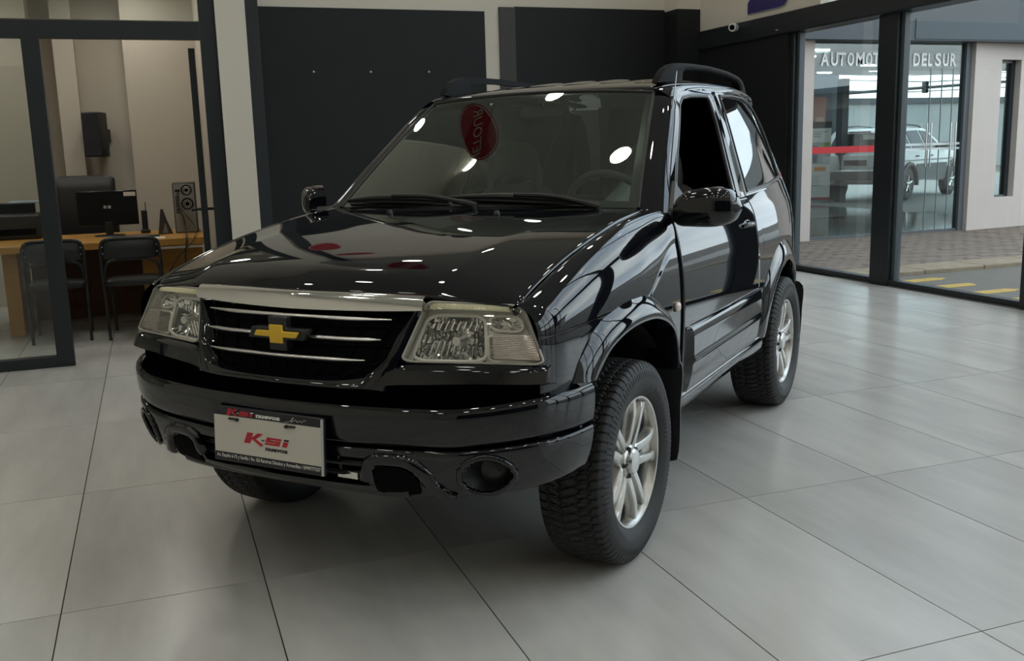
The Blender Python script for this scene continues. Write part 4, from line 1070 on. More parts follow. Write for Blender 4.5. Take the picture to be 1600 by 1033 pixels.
c2 = tag(copy_tree(c1), 'black padded visitor chair in the open doorway, nearer the parked car', 'chair', 'visitor chairs at the desk'); c2.location = (-1.085, 4.68, 0); c2.rotation_euler = (0, 0, -.05)

mon = tag(empty('monitor', (-1.26, 5.72, .735), -.04), 'wide black computer monitor on the desk, its blank back facing the doorway', 'monitor')
b = MB().box(-.245, .245, -.014, .014, .09, .385); b.build('screen_case', mat('glossy_black_case', (.008, .008, .009), .2), mon, bevel=.006)
G = []
b = MB().box(-.03, .03, -.02, .01, .012, .12); b.build('neck', PLASTIC, mon, bevel=.004)
b = MB().lathe([(0, 0), (0, .125), (.008, .12), (.014, .04), (.014, 0)], 2, 0, 0, 0, 30); b.build('foot', PLASTIC, mon)
b = MB().box(.14, .235, -.0155, -.0142, .335, .37); b.build('sticker', PLW, mon)
b = MB(); b.box(-.03, -.005, -.0152, -.0141, .235, .26); b.box(.005, .03, -.0152, -.0141, .235, .26); b.build('badge', mat('pale_print', (.35, .35, .35), .5), mon)
kb = box_obj('keyboard', PLASTIC, None, -1.22, -.86, 5.30, 5.42, .736, .752, bevel=.004); tag(kb, 'thin black keyboard lying flat on the desk beside the monitor foot', 'keyboard')
ppr = box_obj('paper', mat('paper_white', (.7, .68, .62), .7), None, -1.12, -.82, 5.12, 5.30, .7355, .737); tag(ppr, 'white paper sheet at the front edge of the desk', 'paper')

pc = tag(empty('computer_tower', (-.63, 5.62, .735), -.06), 'computer tower standing on the desk, showing its grey rear panel of ports and fan', 'computer')
STEEL = mat('rear_panel_steel', (.26, .25, .23), .45, .4); b = MB().box(-.093, .093, 0, .40, 0, .43); b.build('tower_case', PLASTIC, pc, bevel=.006)
box_obj('rear_panel', STEEL, pc, -.086, .086, -.003, 0, .008, .422)
for nm, x, z, r_ in (('fan', .022, .250, .056), ('supply_fan', .022, .368, .050)):
    b = MB().lathe([(-.0045, r_), (-.006, r_ * .94), (-.0045, r_ * .85)], 1, x, 0, z, 28); fo = b.build(nm, mat('fan_ring', (.10, .10, .095), .4, .5), pc)
    b = MB().lathe([(-.0035, r_ * .86), (-.0035, 0)], 1, x, 0, z, 24); b.build('fan_hole', DARK, fo)
    for q in (.62, .38): b = MB().tube([(x + r_ * q * math.cos(a), -.006, z + r_ * q * math.sin(a)) for a in np.linspace(0, 2 * PI, 25)], .002, 6); b.build('fan_guard', BARCHROME, fo)
for k in range(7): box_obj('slot_cover', STEEL, pc, -.06, .055, -.008, -.003, .025 + .020 * k, .036 + .020 * k)
for k in range(6): box_obj('port', mat('dark_port', (.02, .02, .022), .4), pc, -.072, -.045, -.008, -.003, .17 + .026 * k, .188 + .026 * k)
box_obj('power_socket', DARK, pc, -.07, -.035, -.008, -.003, .355, .375)
def cable(name, pts, r_, label):
    o = MB().tube(cr(pts, 60), r_, 8).build(name, PLASTIC, None); return tag(o, label, 'cable')
cable('power_cable', [(-.68, 5.60, 1.10), (-.69, 5.56, 1.02), (-.66, 5.50, .90), (-.64, 5.47, .78), (-.65, 5.2, .752), (-.655, 5.03, .748), (-.66, 4.998, .735), (-.66, 4.99, .70), (-.68, 4.99, .56), (-.64, 4.99, .42), (-.62, 4.99, .36)], .006, 'black power cable hanging from the computer tower over the desk front')
cable('video_cable', [(-.69, 5.60, .98), (-.62, 5.56, .88), (-.57, 5.5, .80), (-.58, 5.2, .748), (-.59, 5.03, .746), (-.60, 4.998, .735), (-.62, 4.985, .70), (-.74, 4.985, .58), (-.82, 4.985, .46), (-.87, 4.985, .36)], .004, 'thin black cable looping low in front of the desk drawers')
hold = tag(empty('brochure_stand', (-.815, 5.58, .735), .3), 'small dark triangular card stand on the desk left of the computer tower', 'stand')
b = MB().prism([(-.055, 0), (.06, 0), (.0, .215), (-.02, .215)], 1, -.003, .003); fix_normals(b.build('card', mat('dark_card', (.05, .05, .05), .4), hold)); b = MB().prism([(-.02, .01), (.03, .01), (.01, .1)], 1, -.0045, -.0032); fix_normals(b.build('card_print', mat('grey_print', (.22, .21, .2), .5), hold))
b = MB().prism([(.0, 0), (.075, 0), (.0, .2)], 1, .01, .06); fix_normals(b.build('stand_prop', PLASTIC, hold))
ph_ = tag(empty('phone_stand', (-.97, 5.86, .735)), 'slim upright black handset on the desk between the monitor and the card stand', 'phone')
b = MB().box(-.025, .025, -.015, .015, .02, .20); b.build('handset', PLASTIC, ph_, bevel=.008); b = MB().box(-.04, .04, -.05, .05, 0, .03); b.build('base', PLASTIC, ph_, bevel=.008); MB().tube([(.015, 0, .19), (.016, 0, .27)], .004, 6).build('aerial', PLASTIC, ph_)
oc = tag(empty('office_chair', (-1.48, 6.78, 0)), 'high-backed black office chair behind the monitor', 'chair')
G = []
for u in np.linspace(-1, 1, 25):
    e = max(.05, 1 - abs(u) ** 6) ** .5; G.append([(.27 * u, d * e + .03 * u * u * -1, .62 + (.62) * t * (.93 + .07 * e)) for d, t in ((-.05, 0), (-.06, .3), (-.055, .8), (-.03, .97), (.0, 1.0), (.04, .95), (.05, .5), (.045, 0))])
fix_normals(MB().grid(G, wrap_v=True).build('backrest', CHS, oc, angle=60))
b = MB().box(-.26, .26, -.50, .0, .44, .54); b.build('seat', CHS, oc, bevel=.04)
MB().lathe([(.10, .03), (.44, .03)], 2, 0, -.25, 0, 16).build('gas_column', CHM, oc)
b = MB()
for k in range(5): a = 2 * PI * k / 5 + .3; b.tube([(0, -.25, .12), (.30 * math.cos(a), -.25 + .30 * math.sin(a), .075)], [.03, .018], 8)
b.build('star_base', CHM, oc)
for k in range(5): a = 2 * PI * k / 5 + .3; b = MB().lathe([(-.02, 0), (-.02, .03), (.02, .03), (.02, 0)], 0, .30 * math.cos(a), -.25 + .30 * math.sin(a), .03, 14); b.build('castor', CHM, oc)
prn = tag(empty('printer', (-2.02, 6.0, .735)), 'dark printer with a paper tray at the far left of the desk', 'printer')
b = MB().box(-.26, .22, -.2, .2, 0, .21); b.build('body', mat('printer_grey', (.03, .031, .034), .45), prn, bevel=.02); b = MB().box(-.14, .16, .06, .16, .20, .30); b.build('paper_tray', PLASTIC, prn, bevel=.01); b = MB().box(-.12, .18, -.21, -.195, .04, .09); b.build('outlet', DARK, prn)
bag = tag(empty('paper_ream', (-1.80, 5.80, .945)), 'pale blue and white packet lying on top of the printer', 'packet')
bag.location = (-1.90, 5.90, 1.037)
b = MB().box(-.13, .10, -.08, .08, 0, .018); b.build('packet', mat('pale_blue_packet', (.35, .42, .50), .5), bag, bevel=.006)
spk = tag(empty('wall_speaker', (-1.345, 7.10, 1.62), -.25), 'black box loudspeaker hung high on the office wall', 'speaker')
b = MB().box(-.095, .08, -.11, .11, -.21, .215); b.build('cabinet', PLASTIC, spk, bevel=.008); b = MB().box(-.085, .07, -.118, -.11, -.20, .205); b.build('grille', mat('speaker_cloth', (.014, .014, .015), .9), spk, bevel=.003); b = MB().box(-.03, .03, .11, .36, -.06, .06); b.build('bracket', PLASTIC, spk)
b = MB().tube([(.085, -.04, -.14), (.10, -.04, -.17), (.098, -.04, -.20)], .012, 8); b.build('bracket_knob', PLASTIC, spk)

# ------------------------------------------------------------------ fittings on the showroom walls
cm = tag(empty('security_camera', (XR - .03, 6.55, 2.665)), 'white round security camera with a black lens on the dark crossbeam', 'camera')
b = MB().lathe([(0, .035), (-.02, .034), (-.03, .012)], 0, 0, 0, 0, 20); b.build('mount', mat('camera_white', (.72, .72, .70), .35), cm)
ax = Vector((-.75, -.66, -.1)).normalized(); cs_ = MB().lathe([(-.05, .0), (-.05, .03), (-.02, .048), (.02, .05), (.05, .046), (.058, .04), (.058, .0)], 2, 0, 0, 0, 28).build('camera_head', MATS['camera_white'], cm)
cs_.location = (-.055, -.015, 0); cs_.rotation_euler = ax.to_track_quat('Z', 'Y').to_euler()
le = MB().lathe([(.0585, .030), (.062, .024), (.062, 0)], 2, 0, 0, 0, 20).build('camera_lens', DARK, cm); le.location = cs_.location; le.rotation_euler = cs_.rotation_euler
BLUE = mat('deep_blue_sign', (.022, .012, .13), .35)
sg = tag(empty('blue_sign', (XR - .004, 6.0, 3.06)), 'dark blue rounded sign panel with a white diagonal stripe above the crossbeam', 'sign')
pl_ = [(.365, -.275), (-.25, -.275), (-.33, -.25), (-.365, -.18), (-.365, .275), (.365, .275)]
b = MB().prism(pl_, 0, -.012, 0); fix_normals(b.build('panel', BLUE, sg))
b = MB().prism([(.365, -.165), (.365, -.105), (-.02, .275), (-.085, .275)], 0, -.0145, -.0121); fix_normals(b.build('stripe', mat('sign_white', (.62, .62, .66), .4), sg))
b = MB().tube([(-.006, q[0], q[1]) for q in cr([(.365, -.277), (-.25, -.277), (-.335, -.25), (-.367, -.18), (-.367, .275)], 40)], .006, 6); b.build('edge', mat('sign_edge', (.35, .35, .4), .4), sg)

# red hanging signs that the windscreen and bonnet mirror
SIGNRED = mat('sign_red', (.42, .012, .022), .35)
def hanging(x, y, z, w, h, rz, label, body=None):
    s = tag(empty('hanging_sign', (x, y, z), rz), label, 'sign', None)
    P = []
    for a in np.linspace(0, 2 * PI, 48, endpoint=False):
        ca, sa = math.cos(a), math.sin(a); P.append((w * math.copysign(abs(ca) ** .85, ca) * (1 + .12 * sa), h * math.copysign(abs(sa) ** .9, sa)))
    b = MB().prism(P, 1, -.006, .006); fix_normals(b.build('oval_panel', SIGNRED, s, smooth=False))
    b = MB().tube([(p[0] * .94, -.0075, p[1] * .94) for p in P + [P[0]]], .006, 5); b.tube([(p[0] * .94, .0075, p[1] * .94) for p in P + [P[0]]], .006, 5); b.build('outline', WHT, s)
    for sx_ in (-.4, .4): MB().tube([(w * sx_, 0, h * .86), (w * sx_, 0, ZC - z)], .002, 5).build('cord', BARCHROME, s)
    if body:
        for sd in (-1, 1):
            an = -.36; e1 = Vector((math.sin(an) * sd, 0, math.cos(an) * sd)); e2 = Vector((0, sd, 0)).cross(e1)
            o_ = e1 * (-h * .78) - e2 * (h * .12) + Vector((0, sd * .0075, 0)); text_obj('lettering', body, h * .36, WHT, s, tuple(o_), e1, e2, fit=h * 1.5)
    return s

# ------------------------------------------------------------------ outside
ASPH = mat('grey_asphalt', (.105, .096, .083), .85, noise=.2, nscale=20, bump=.2, bscale=150); BRICK = mat('brown_paver', (.15, .115, .092), .8, noise=.3, nscale=6, obj_random=0.0)
street = struct(box_obj('ground', ASPH, None, XR + .2, 60, -45, 60, -.12, -.02), 'grey asphalt street outside the glass wall')
YEL = mat('road_yellow', (.40, .26, .035), .7, noise=.25, nscale=12)
for k in range(14):
    yy = 4.34 - .445 * k; b = MB(); b.prism([(XR + .205, yy - .17), (6.40, yy - .16), (6.52 - (.08 if k % 2 else 0), yy - .10), (6.45, yy - .01), (XR + .205, yy)], 2, -.0202, -.0165); fix_normals(b.build('yellow_stripe', YEL, street))
pav = struct(box_obj('pavement', mat('paver_joint', (.07, .058, .05), .9), None, XR + .2, 12.6, 5.02, 8.0, -.10, -.012), 'brown brick pavement outside the glass wall')
b = MB(); rowh = .105
for r_ in range(29):
    y = 5.04 + r_ * rowh; x = XR + .22 + (.1 if r_ % 2 else 0)
    while x < 12.5:
        hgt = random.uniform(-.003, .002); b.box(x, x + .195, y, y + rowh - .008, -.014, hgt); x += .205
br = b.build('brick', BRICK, pav, smooth=False); br['kind'] = 'stuff'
kerb = struct(empty('kerb', (XR + .2, 4.80, 0)), 'pale worn concrete kerb between pavement and street')
KC = mat('kerb_concrete', (.22, .175, .12), .9, noise=.45, nscale=9, bump=.6, bscale=30)
for k in range(9): o = box_obj('kerb_stone', KC, kerb, .01 + .8 * k, .80 + .8 * k, -.22, .22, -.10, .025 + random.uniform(-.006, .006), bevel=.012)

# neighbouring showroom
YN = 8.05
nb = struct(empty('neighbour_building', (9.0, YN, 0)), 'neighbouring glass showroom across the brick pavement')
def nbx(name, mt, x0, x1, y0, y1, z0, z1, bevel=0): return box_obj(name, mt, nb, x0 - 9, x1 - 9, y0 - YN, y1 - YN, z0, z1, bevel)
FASC = mat('grey_fascia', (.055, .065, .075), .5, noise=.1, nscale=2); STUC = mat('beige_stucco', (.53, .465, .425), .85, noise=.06, nscale=4, bump=.2, bscale=60)
TEAL = mat('dark_teal_wall', (.055, .072, .082), .6); GREYF = mat('grey_metal_frame', (.10, .11, .12), .4)
nbx('fascia', FASC, 6.2, 11.7, YN - .25, YN + .05, 2.70, 4.6)
nbx('fascia_band', mat('fascia_band', (.045, .062, .072), .45), 9.2, 11.7, YN - .262, YN - .25, 2.72, 2.99)
nbx('pier', STUC, 7.50, 7.66, YN - .10, YN + .12, 0, 2.70)
nbx('pane', PANEG, 7.66, 10.33, YN, YN + .012, .03, 2.70)
nbx('frame', GREYF, 10.33, 10.43, YN - .05, YN + .06, 0, 2.70); nbx('bottom_rail', GREYF, 7.66, 10.33, YN - .02, YN + .03, 0, .035)
for x in (8.95, 9.74, 9.95, 10.15): nbx('pane_joint', mat('pane_joint', (.25, .30, .30), .3), x, x + .008, YN - .002, YN + .014, .03, 2.35)
nbx('red_band', mat('red_film', (.50, .012, .02), .4), 7.66, 8.86, YN - .004, YN - .001, 1.195, 1.285)
nbx('white_band', mat('white_film', (.62, .66, .66), .5), 8.86, 10.33, YN - .004, YN - .001, 1.262, 1.295); nbx('white_band', MATS['white_film'], 8.86, 10.33, YN - .004, YN - .001, 1.195, 1.228)
SIGNW = mat('sign_letter_white', (.88, .90, .89), .5)
for ch, p0, p1 in (('A', 1283, 1295), ('U', 1297, 1307), ('T', 1308, 1319.5), ('O', 1322, 1331.5), ('M', 1334, 1347), ('O', 1350, 1359.5), ('T', 1360.5, 1371), ('O', 1373, 1382), ('R', 1385, 1394.5), ('E', 1397, 1405), ('S', 1408, 1417.5), ('D', 1423.5, 1434), ('E', 1436.5, 1445), ('L', 1447.5, 1454), ('S', 1459, 1469), ('U', 1471.5, 1481), ('R', 1483.5, 1493)):
    xa, xb = (7.862 + (q - 1285) * .011106 for q in (p0, p1))
    text_obj('sign_letter', ch, .245, SIGNW, nb, (xa - 9, -.006, 2.383), (1, 0, 0), (0, 0, 1), fit=xb - xa, bold=.0065)
for x in (9.66, 9.74, 10.10, 10.19):
    hdl = nbx('pull_handle', BARCHROME, x, x + .018, YN - .06, YN - .042, .95, 1.58, .004)
nbx('glass_sticker', mat('sticker_blue', (.45, .58, .68), .5), 9.18, 9.30, YN - .004, YN - .001, 1.36, 1.55); nbx('glass_sticker', PLB, 9.19, 9.29, YN - .004, YN - .001, 1.57, 1.64)
nbx('sticker_mark', mat('sticker_mark', (.02, .12, .35), .5), 9.215, 9.265, YN - .006, YN - .004, 1.43, 1.49)
nbx('inner_floor', mat('polished_dark_floor', (.13, .14, .135), .10), 7.5, 12.6, YN + .03, 15.6, -.06, -.004)
nbx('inner_floor', mat('pale_concrete', (.22, .215, .20), .6), 12.6, 30, YN + .03, 40, -.06, -.006)
nbx('soffit', mat('grey_soffit', (.17, .18, .175), .7), 6.5, 16.6, YN + .05, 14.6, 2.76, 3.15)
nbx('back_wall', TEAL, 8.0, 14.35, 15.9, 16.1, 0, 3.0); nbx('side_wall', TEAL, 6.3, 6.5, YN, 16, 0, 3.0)
nbx('inner_door', mat('teal_door', (.03, .04, .048), .5), 13.55, 14.15, 15.86, 15.9, 0, 2.45)
nbx('wall_poster', mat('faded_red_poster', (.20, .075, .055), .6), 13.62, 13.98, 15.84, 15.86, 1.25, 2.35); nbx('poster_picture', mat('poster_orange', (.33, .20, .15), .6), 13.70, 13.92, 15.835, 15.84, 1.55, 1.90)
nbx('post', FRAME, 13.64, 13.81, 14.85, 15.05, 0, 2.70)
for x, y in ((9.0, 9.6), (9.5, 10.6), (10.3, 9.4), (9.9, 11.9), (11.4, 10.8), (10.8, 13.0), (12.1, 12.2), (12.4, 13.9), (13.3, 13.4)):  # lamps nearest the banner are added only to brighten it
    b = MB().box(x - 9 - .16, x - 9 + .16, y - YN - .03, y - YN + .03, 2.735, 2.765); b.build('tube_and_fill_lamp', mat('tube_and_fill_glow', (1, 1, 1), emit=18.0), nb, smooth=False)
for y in (9.6, 11.2, 12.8): nbx('soffit_rib', mat('soffit_rib', (.16, .17, .17), .6), 7.5, 16.5, y, y + .1, 2.70, 2.76)
ang = empty('side_wing', (10.43 - 9, 7.93 - YN, 0), .10, nb)
def wing(name, mt, x0, x1, z0, z1, y0=0, y1=.25, par=ang): return box_obj(name, mt, par, x0, x1, y0, y1, z0, z1)
wing('wall_piece', STUC, 0, .56, 0, 2.72); wing('wall_piece', STUC, .56, .98, 0, .46); wing('wall_piece', STUC, .56, .98, 2.47, 2.72); wing('wall_piece', STUC, .98, 4.5, 0, 2.72)
wing('window_frame', GREYF, .56, .585, .46, 2.47, .10, .16); wing('window_frame', FRAME, .90, .98, .46, 2.47, .10, .16); wing('window_frame', GREYF, .56, .98, 2.43, 2.47, .10, .16); wing('window_frame', GREYF, .56, .98, .46, .49, .10, .16)
wing('pane', PANEG, .58, .92, .48, 2.44, .13, .136)

# roll-up banner inside the neighbouring showroom
bn = tag(empty('banner_stand', (13.17, 14.95, 0), -.62), 'tall white roll-up banner with a photo strip and an orange button, inside the neighbouring showroom', 'banner')
BW = mat('banner_white', (.80, .79, .74), .6); b = MB().box(-.215, .215, -.004, .004, .10, 1.78); b.build('banner_sheet', BW, bn, smooth=False)
box_obj('top_bar', PLB, bn, -.225, .225, -.008, .008, 1.64, 1.78); box_obj('photo_strip', mat('banner_photo', (.40, .46, .42), .6, noise=.6, nscale=9), bn, -.20, .20, -.0055, -.004, .86, 1.33)
box_obj('photo_green', mat('banner_green', (.33, .44, .13), .6), bn, .03, .20, -.0065, -.0055, 1.12, 1.33)
box_obj('photo_figure', mat('banner_blue', (.10, .16, .36), .6), bn, -.17, -.06, -.0065, -.0055, .88, 1.26); box_obj('photo_figure', mat('banner_dark', (.05, .06, .09), .6), bn, -.155, -.085, -.0068, -.0065, .88, 1.02); box_obj('photo_vehicle', mat('banner_pale', (.6, .62, .66), .5), bn, .04, .20, -.0068, -.0055, .88, 1.02)
box_obj('orange_button', mat('banner_orange', (.75, .24, .03), .5), bn, -.14, .12, -.0055, -.004, .70, .79)
for k in range(5): box_obj('text_line', mat('banner_print', (.25, .25, .25), .6), bn, -.17, .0 - .02 * (k % 2), -.0055, -.004, .58 - .05 * k, .592 - .05 * k)
for k in range(4): box_obj('text_line', MATS['banner_print'], bn, -.16 if k < 3 else .02, .0 if k < 3 else .15, -.0055, -.004, 1.55 - .05 * (k % 3), 1.565 - .05 * (k % 3))
box_obj('foot_bar', mat('banner_red', (.5, .03, .05), .5), bn, -.215, .215, -.01, .01, .075, .12)
for s_ in (-1, 1): MB().tube([(s_ * .19, 0, .10), (s_ * .22, -.12, .012)], .008, 6).build('foot', PLASTIC, bn); MB().tube([(s_ * .19, 0, .10), (s_ * .22, .12, .012)], .008, 6).build('foot', PLASTIC, bn)

# white off-road estate car parked beyond the neighbouring showroom
SUVW = mat('white_car_paint', (.80, .80, .78), .2, coat=.5); SUVG = mat('grey_cladding', (.045, .05, .052), .5); SUVGL = mat('suv_dark_glass', (.008, .014, .016), .12, spec=.25)
d_ = (math.cos(.47), math.sin(.47)); n_ = (-d_[1], d_[0])
P0 = (15.0 - .95 * d_[0] + .82 * n_[0], 14.3 - .95 * d_[1] + .82 * n_[1])
suv = tag(empty('white_estate_car', (P0[0], P0[1], 0), .47), 'white four-door off-road estate car parked outdoors beyond the neighbouring glass showroom', 'car')
zm = lambda z: z if z < 1.08 else 1.08 + (z - 1.08) * .80
def suv_loft(name, mt, prof, wfun, parent=suv, ang=40):
    """closed side outline (x, z) with half width wfun(x, z), both flanks and the skin between"""
    P = np.array(prof); n = len(P); b = MB(); G = []
    for t in np.linspace(-1, 1, 9): G.append([(p[0], t * wfun(*p), zm(p[1])) for p in P])
    b.grid(G, wrap_v=True); o = 8 * n; b.f.append(tuple(range(n))); b.f.append(tuple(o + n - 1 - i for i in range(n)))
    return fix_normals(b.build(name, mt, parent, angle=ang, bevel=.02))
def wheelcut(x0, r, z0): return [(x0 + r * math.cos(a), .36 + r * math.sin(a)) for a in np.linspace(0, PI, 13)]
low = [(0.02, .52), (0.0, .80), (.03, 1.02), (.12, 1.08), (3.30, 1.08), (4.2, 1.02), (4.50, .95), (4.58, .75), (4.55, .45)] + [(4.06, .42)] + wheelcut(3.66, .41, .36) + [(3.25, .42), (1.36, .42)] + wheelcut(.95, .41, .36) + [(.54, .42), (.08, .45)]
suv_loft('body', SUVW, low, lambda x, z: .88 - .03 * max(0, (z - .9)) - .10 * max(0, (x - 4.2) / .4) ** 2)
gh = [(.14, 1.07), (.30, 1.62), (.42, 1.70), (1.4, 1.745), (2.35, 1.72), (2.55, 1.66), (3.22, 1.10), (3.25, 1.07)]
suv_loft('cabin', SUVW, gh, lambda x, z: .86 - .26 * (z - 1.07) / .67)
def flank(name, mt, poly, off=.012, par=suv):
    for sd in (1, -1):
        b = MB(); V = [(x, sd * (.86 - .26 * (z - 1.07) / .67 + off if z > 1.07 else .88 + off), zm(z)) for x, z in poly]; n = len(V)
        V2 = [(x, y - sd * .03, z) for x, y, z in V]
        b.add(V + V2, [tuple(range(n)), tuple(range(2 * n - 1, n - 1, -1))] + [(i, n + i, n + (i + 1) % n, (i + 1) % n) for i in range(n)]); fix_normals(b.build(name, mt, par, smooth=False))
flank('side_window', SUVGL, [(.38, 1.14), (.50, 1.60), (1.12, 1.64), (1.14, 1.14)]); flank('side_window', SUVGL, [(1.24, 1.14), (1.22, 1.64), (1.92, 1.66), (1.96, 1.14)]); flank('side_window', SUVGL, [(2.06, 1.14), (2.02, 1.66), (2.42, 1.63), (2.98, 1.14)])
flank('cladding', SUVG, [(1.36, .43), (1.36, .79), (3.24, .79), (3.24, .43)]); flank('cladding', SUVG, [(.02, .50), (.02, .79), (.54, .79), (.56, .46)]); flank('cladding', SUVG, [(4.08, .46), (4.08, .79), (4.50, .79), (4.52, .46)])
flank('body_stripe', mat('stripe_grey', (.22, .23, .23), .4), [(.55, .86), (.55, .89), (4.0, .89), (4.0, .86)], .014)
for x in (1.18, 2.02): flank('door_gap', DARK, [(x, .70), (x, 1.08), (x + .012, 1.08), (x + .012, .70)], .008)
for x in (1.30, 2.14): flank('door_handle', PLASTIC, [(x, .95), (x, .985), (x + .16, .985), (x + .16, .95)], .02)
b = MB()
for xc in (.95, 3.66):
    for sd in (1, -1): b.tube([(xc + .44 * math.cos(a), sd * .885, .36 + .44 * math.sin(a)) for a in np.linspace(-.1, PI + .1, 25)], .05, 8)
b.build('arch_trim', SUVG, suv)
def suv_wheel(x, y):
    s_ = 1 if y > 0 else -1
    w = MB().lathe([(-.10, .20), (-.11, .30), (-.08, .355), (.08, .355), (.11, .30), (.10, .20)], 1, x, y, .355, 40).build('wheel', RUBBER, suv)
    MB().lathe([(s_ * .10, .21), (s_ * .085, .19), (s_ * .03, .17), (s_ * .03, 0)], 1, x, y, .355, 40).build('rim', ALLOYDARK, w)
    b = MB()
    for k in range(5):
        a = 2 * PI * k / 5 + .3; b.tube([(x + r_ * math.cos(a), y + s_ * .085, .355 + r_ * math.sin(a)) for r_ in (.02, .10, .195)], [.035, .03, .04], 8)
    b.build('spoke', ALLOY, w)
for x in (.95, 3.66):
    for y in (.77, -.77): suv_wheel(x, y)
b = MB(); b.add([(.165 - .025, -.66, 1.14), (.165 - .025, .66, 1.14), (.262, .53, zm(1.58)), (.262, -.53, zm(1.58))], [(0, 1, 2, 3)]); b.add([(.18, -.66, 1.14), (.18, .66, 1.14), (.29, .53, zm(1.58)), (.29, -.53, zm(1.58))], [(3, 2, 1, 0)]); b.build('rear_window', SUVGL, suv, smooth=False)
box_obj('rear_bumper', SUVG, suv, -.10, .05, -.86, .86, .48, .70, bevel=.03); box_obj('bumper_step', BARCHROME, suv, -.115, -.08, -.80, .80, .66, .70, bevel=.01)
for sd in (1, -1): box_obj('tail_lamp', mat('tail_lamp_red', (.22, .015, .02), .2, coat=.6), suv, -.02, .12, sd * .76 - .09, sd * .76 + .09, .76, 1.02, bevel=.02)
box_obj('number_recess', DARK, suv, -.012, .01, -.30, .22, .80, .92, bevel=.01); box_obj('boot_badge', PLASTIC, suv, -.012, .01, -.62, -.45, .74, .77)
for sd in (1, -1):
    b = MB().tube(cr([(.55, sd * .56, 1.57), (.70, sd * .56, 1.64), (1.5, sd * .57, 1.67), (2.2, sd * .56, 1.64), (2.35, sd * .56, 1.58)], 24), .018, 8); b.build('roof_rail', SUVG, suv)
    b = MB(); b.box(2.86, 3.06, sd * .93 - .08, sd * .93 + .10, 1.10, 1.26); b.build('side_mirror', SUVG, suv, bevel=.03)
box_obj('high_brake_lamp', MATS['tail_lamp_red'], suv, .24, .30, -.25, .25, 1.52, 1.545, bevel=.006); box_obj('window_notice', BW, suv, .19, .20, -.50, -.12, 1.36, 1.47)

# the far side of the street: long pale wall, signal arm, and the block opposite the glass wall
fw = struct(box_obj('boundary_wall', mat('pale_stone_wall', (.36, .38, .38), .8, noise=.15, nscale=.6), None, 16, 48, 33.0, 33.3, -.02, 2.9), 'long pale boundary wall far behind the white car'); box_obj('wall_cap', FASC, fw, 16, 48, 32.9, 33.35, 2.9, 3.15)
sa = tag(empty('signal_arm', (21.0, 22.0, 0)), 'dark traffic signal arm on a pole over the street, behind the neighbouring showroom', 'traffic signal')
b = MB().tube([(9.5, 0, 0), (9.5, 0, 3.6)], .09, 10); b.build('pole', SUVG, sa); MB().tube([(9.5, 0, 3.35), (-2.5, 0, 2.72)], .045, 8).build('arm', SUVG, sa)
for x in (.2, 1.5, 3.4):
    z = 3.35 - (9.5 - x) * .63 / 12
    b = MB(); b.box(x - .085, x + .085, -.08, .08, z - .17, z + .20); hd_ = b.build('signal_head', SUVG, sa, bevel=.04)
    for k in range(3): MB().lathe([(-.08, .05), (-.10, .052), (-.09, .04), (-.08, 0)], 1, x, 0, z - .11 + .12 * k, 14).build('signal_lens', DARK, hd_)
for k, (z0, z1) in enumerate(((3.9, 4.25), (3.55, 3.8), (4.3, 4.4))):
    tag(MB().tube([(16, 30 + k, z0 + 0 * k), (30, 30 + k, z0 - .25), (46, 30 + k, z1)], .02, 6).build('overhead_cable', SUVG, None), ('upper', 'lowest', 'topmost')[k] + ' overhead street cable against the white sky', 'cable')
opp = struct(empty('opposite_block', (19.0, -6, 0)), 'beige street block opposite the glass wall')
def ob(name, mt, x0, x1, y0, y1, z0, z1): return box_obj(name, mt, opp, x0, x1, y0, y1, z0, z1)
ob('facade', STUC, 0, 6, -22, 6, -.02, 2.75); ob('eave', FASC, -.5, 6, -22.2, 6.2, 2.75, 2.92)
for k in range(9):
    wn = ob('window', FRAME, -.05, .02, -20.5 + 2.9 * k, -19.2 + 2.9 * k, 1.0, 2.3); box_obj('pane', mat('street_window', (.03, .04, .045), .05), wn, -.06, -.05, -20.4 + 2.9 * k, -19.3 + 2.9 * k, 1.08, 2.22)
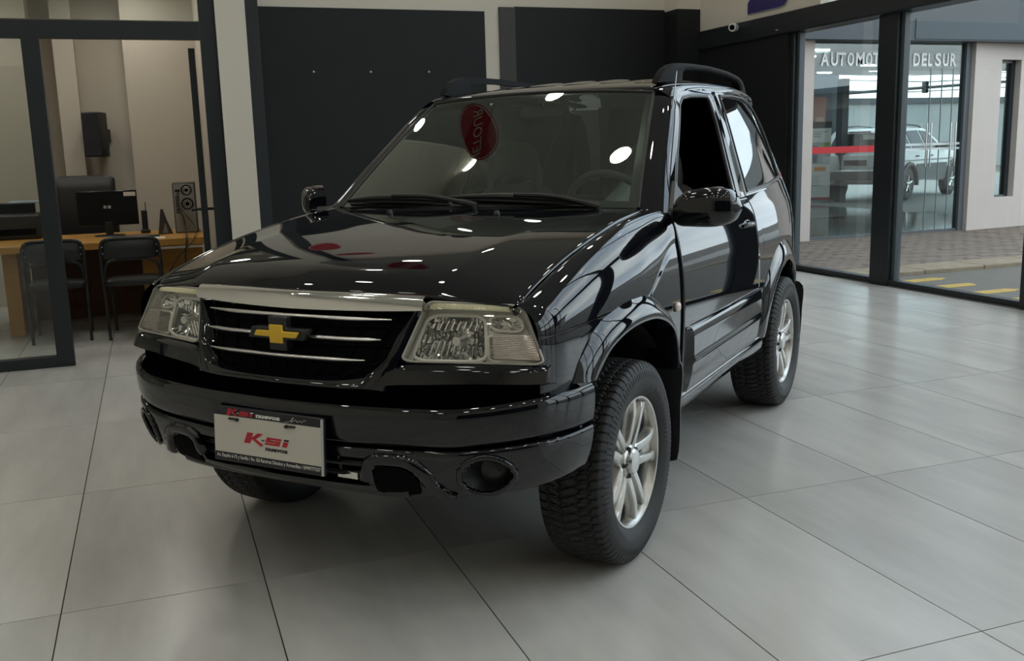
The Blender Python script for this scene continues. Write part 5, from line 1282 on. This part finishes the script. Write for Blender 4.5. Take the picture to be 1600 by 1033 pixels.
lp = tag(empty('street_lamp', (13.5, -1.5, 0)), 'tall street lamp post on the far side of the street', 'lamp')
MB().tube([(0, 0, 0), (0, 0, 6.5), (-.4, 0, 6.9), (-1.6, 0, 7.0)], [.09, .06, .05, .04], 10).build('pole', SUVG, lp); b = MB().box(-2.1, -1.5, -.12, .12, 6.93, 7.05); b.build('lantern', PLASTIC, lp, bevel=.03)

# ------------------------------------------------------------------ lamps
GLOW = mat('downlight_glow', (1.0, .97, .90), emit=LAMP_STRENGTH * 3.0)
disc = MB().lathe([(0, .15), (-.004, .145), (-.004, 0)], 2, 0, 0, 0, 24)
ring = MB().lathe([(.0, .19), (-.012, .188), (-.014, .16), (-.002, .15)], 2, 0, 0, 0, 24)
def downlight(x, y, z=None, label='round white downlight recessed in the showroom ceiling', group='showroom ceiling downlights', power=1.0):
    global first_lamp
    z = ZC if z is None else z
    if first_lamp is None:
        first_lamp = empty('downlight'); ring.build('trim_ring', WHT, first_lamp); disc.build('diffuser', GLOW, first_lamp); o = first_lamp
    else: o = copy_tree(first_lamp)
    o.location = (x, y, z - .001); tag(o, label, 'lamp', group); return o
first_lamp = None
for i in range(-3, 4):
    for j in range(-3, 3):
        x, y = -.62 + 1.68 * i, 1.25 + 2.50 * j
        if x < -.7 and y > 3.4: continue
        downlight(x + (.05 if y > 6 else 0), y + (.42 if y > 6 else 0))
for x, y in ((-1.0, 6.5), (-1.9, 5.2), (-2.6, 6.5), (-3.6, 5.4), (-1.0, 4.6)): downlight(x, y, 3.05, 'unseen round downlight added to brighten the office', 'added office fill lights')  # unseen lamps added to lift the office brightness
hanging(.17, 2.35, 3.55, .215, .47, 0.0, 'red oval sign hanging under the ceiling in front of the windscreen', 'JETOUR').rotation_euler = (1.2, .25, -.45)
hanging(.28, 6.0, 3.23, .19, .19, .0, 'round red sign hanging high near the back wall, mirrored in the bonnet')
hanging(.50, 6.1, 4.18, .26, .13, .0, 'wide red oval sign hanging above the round red one, mirrored in the bonnet')
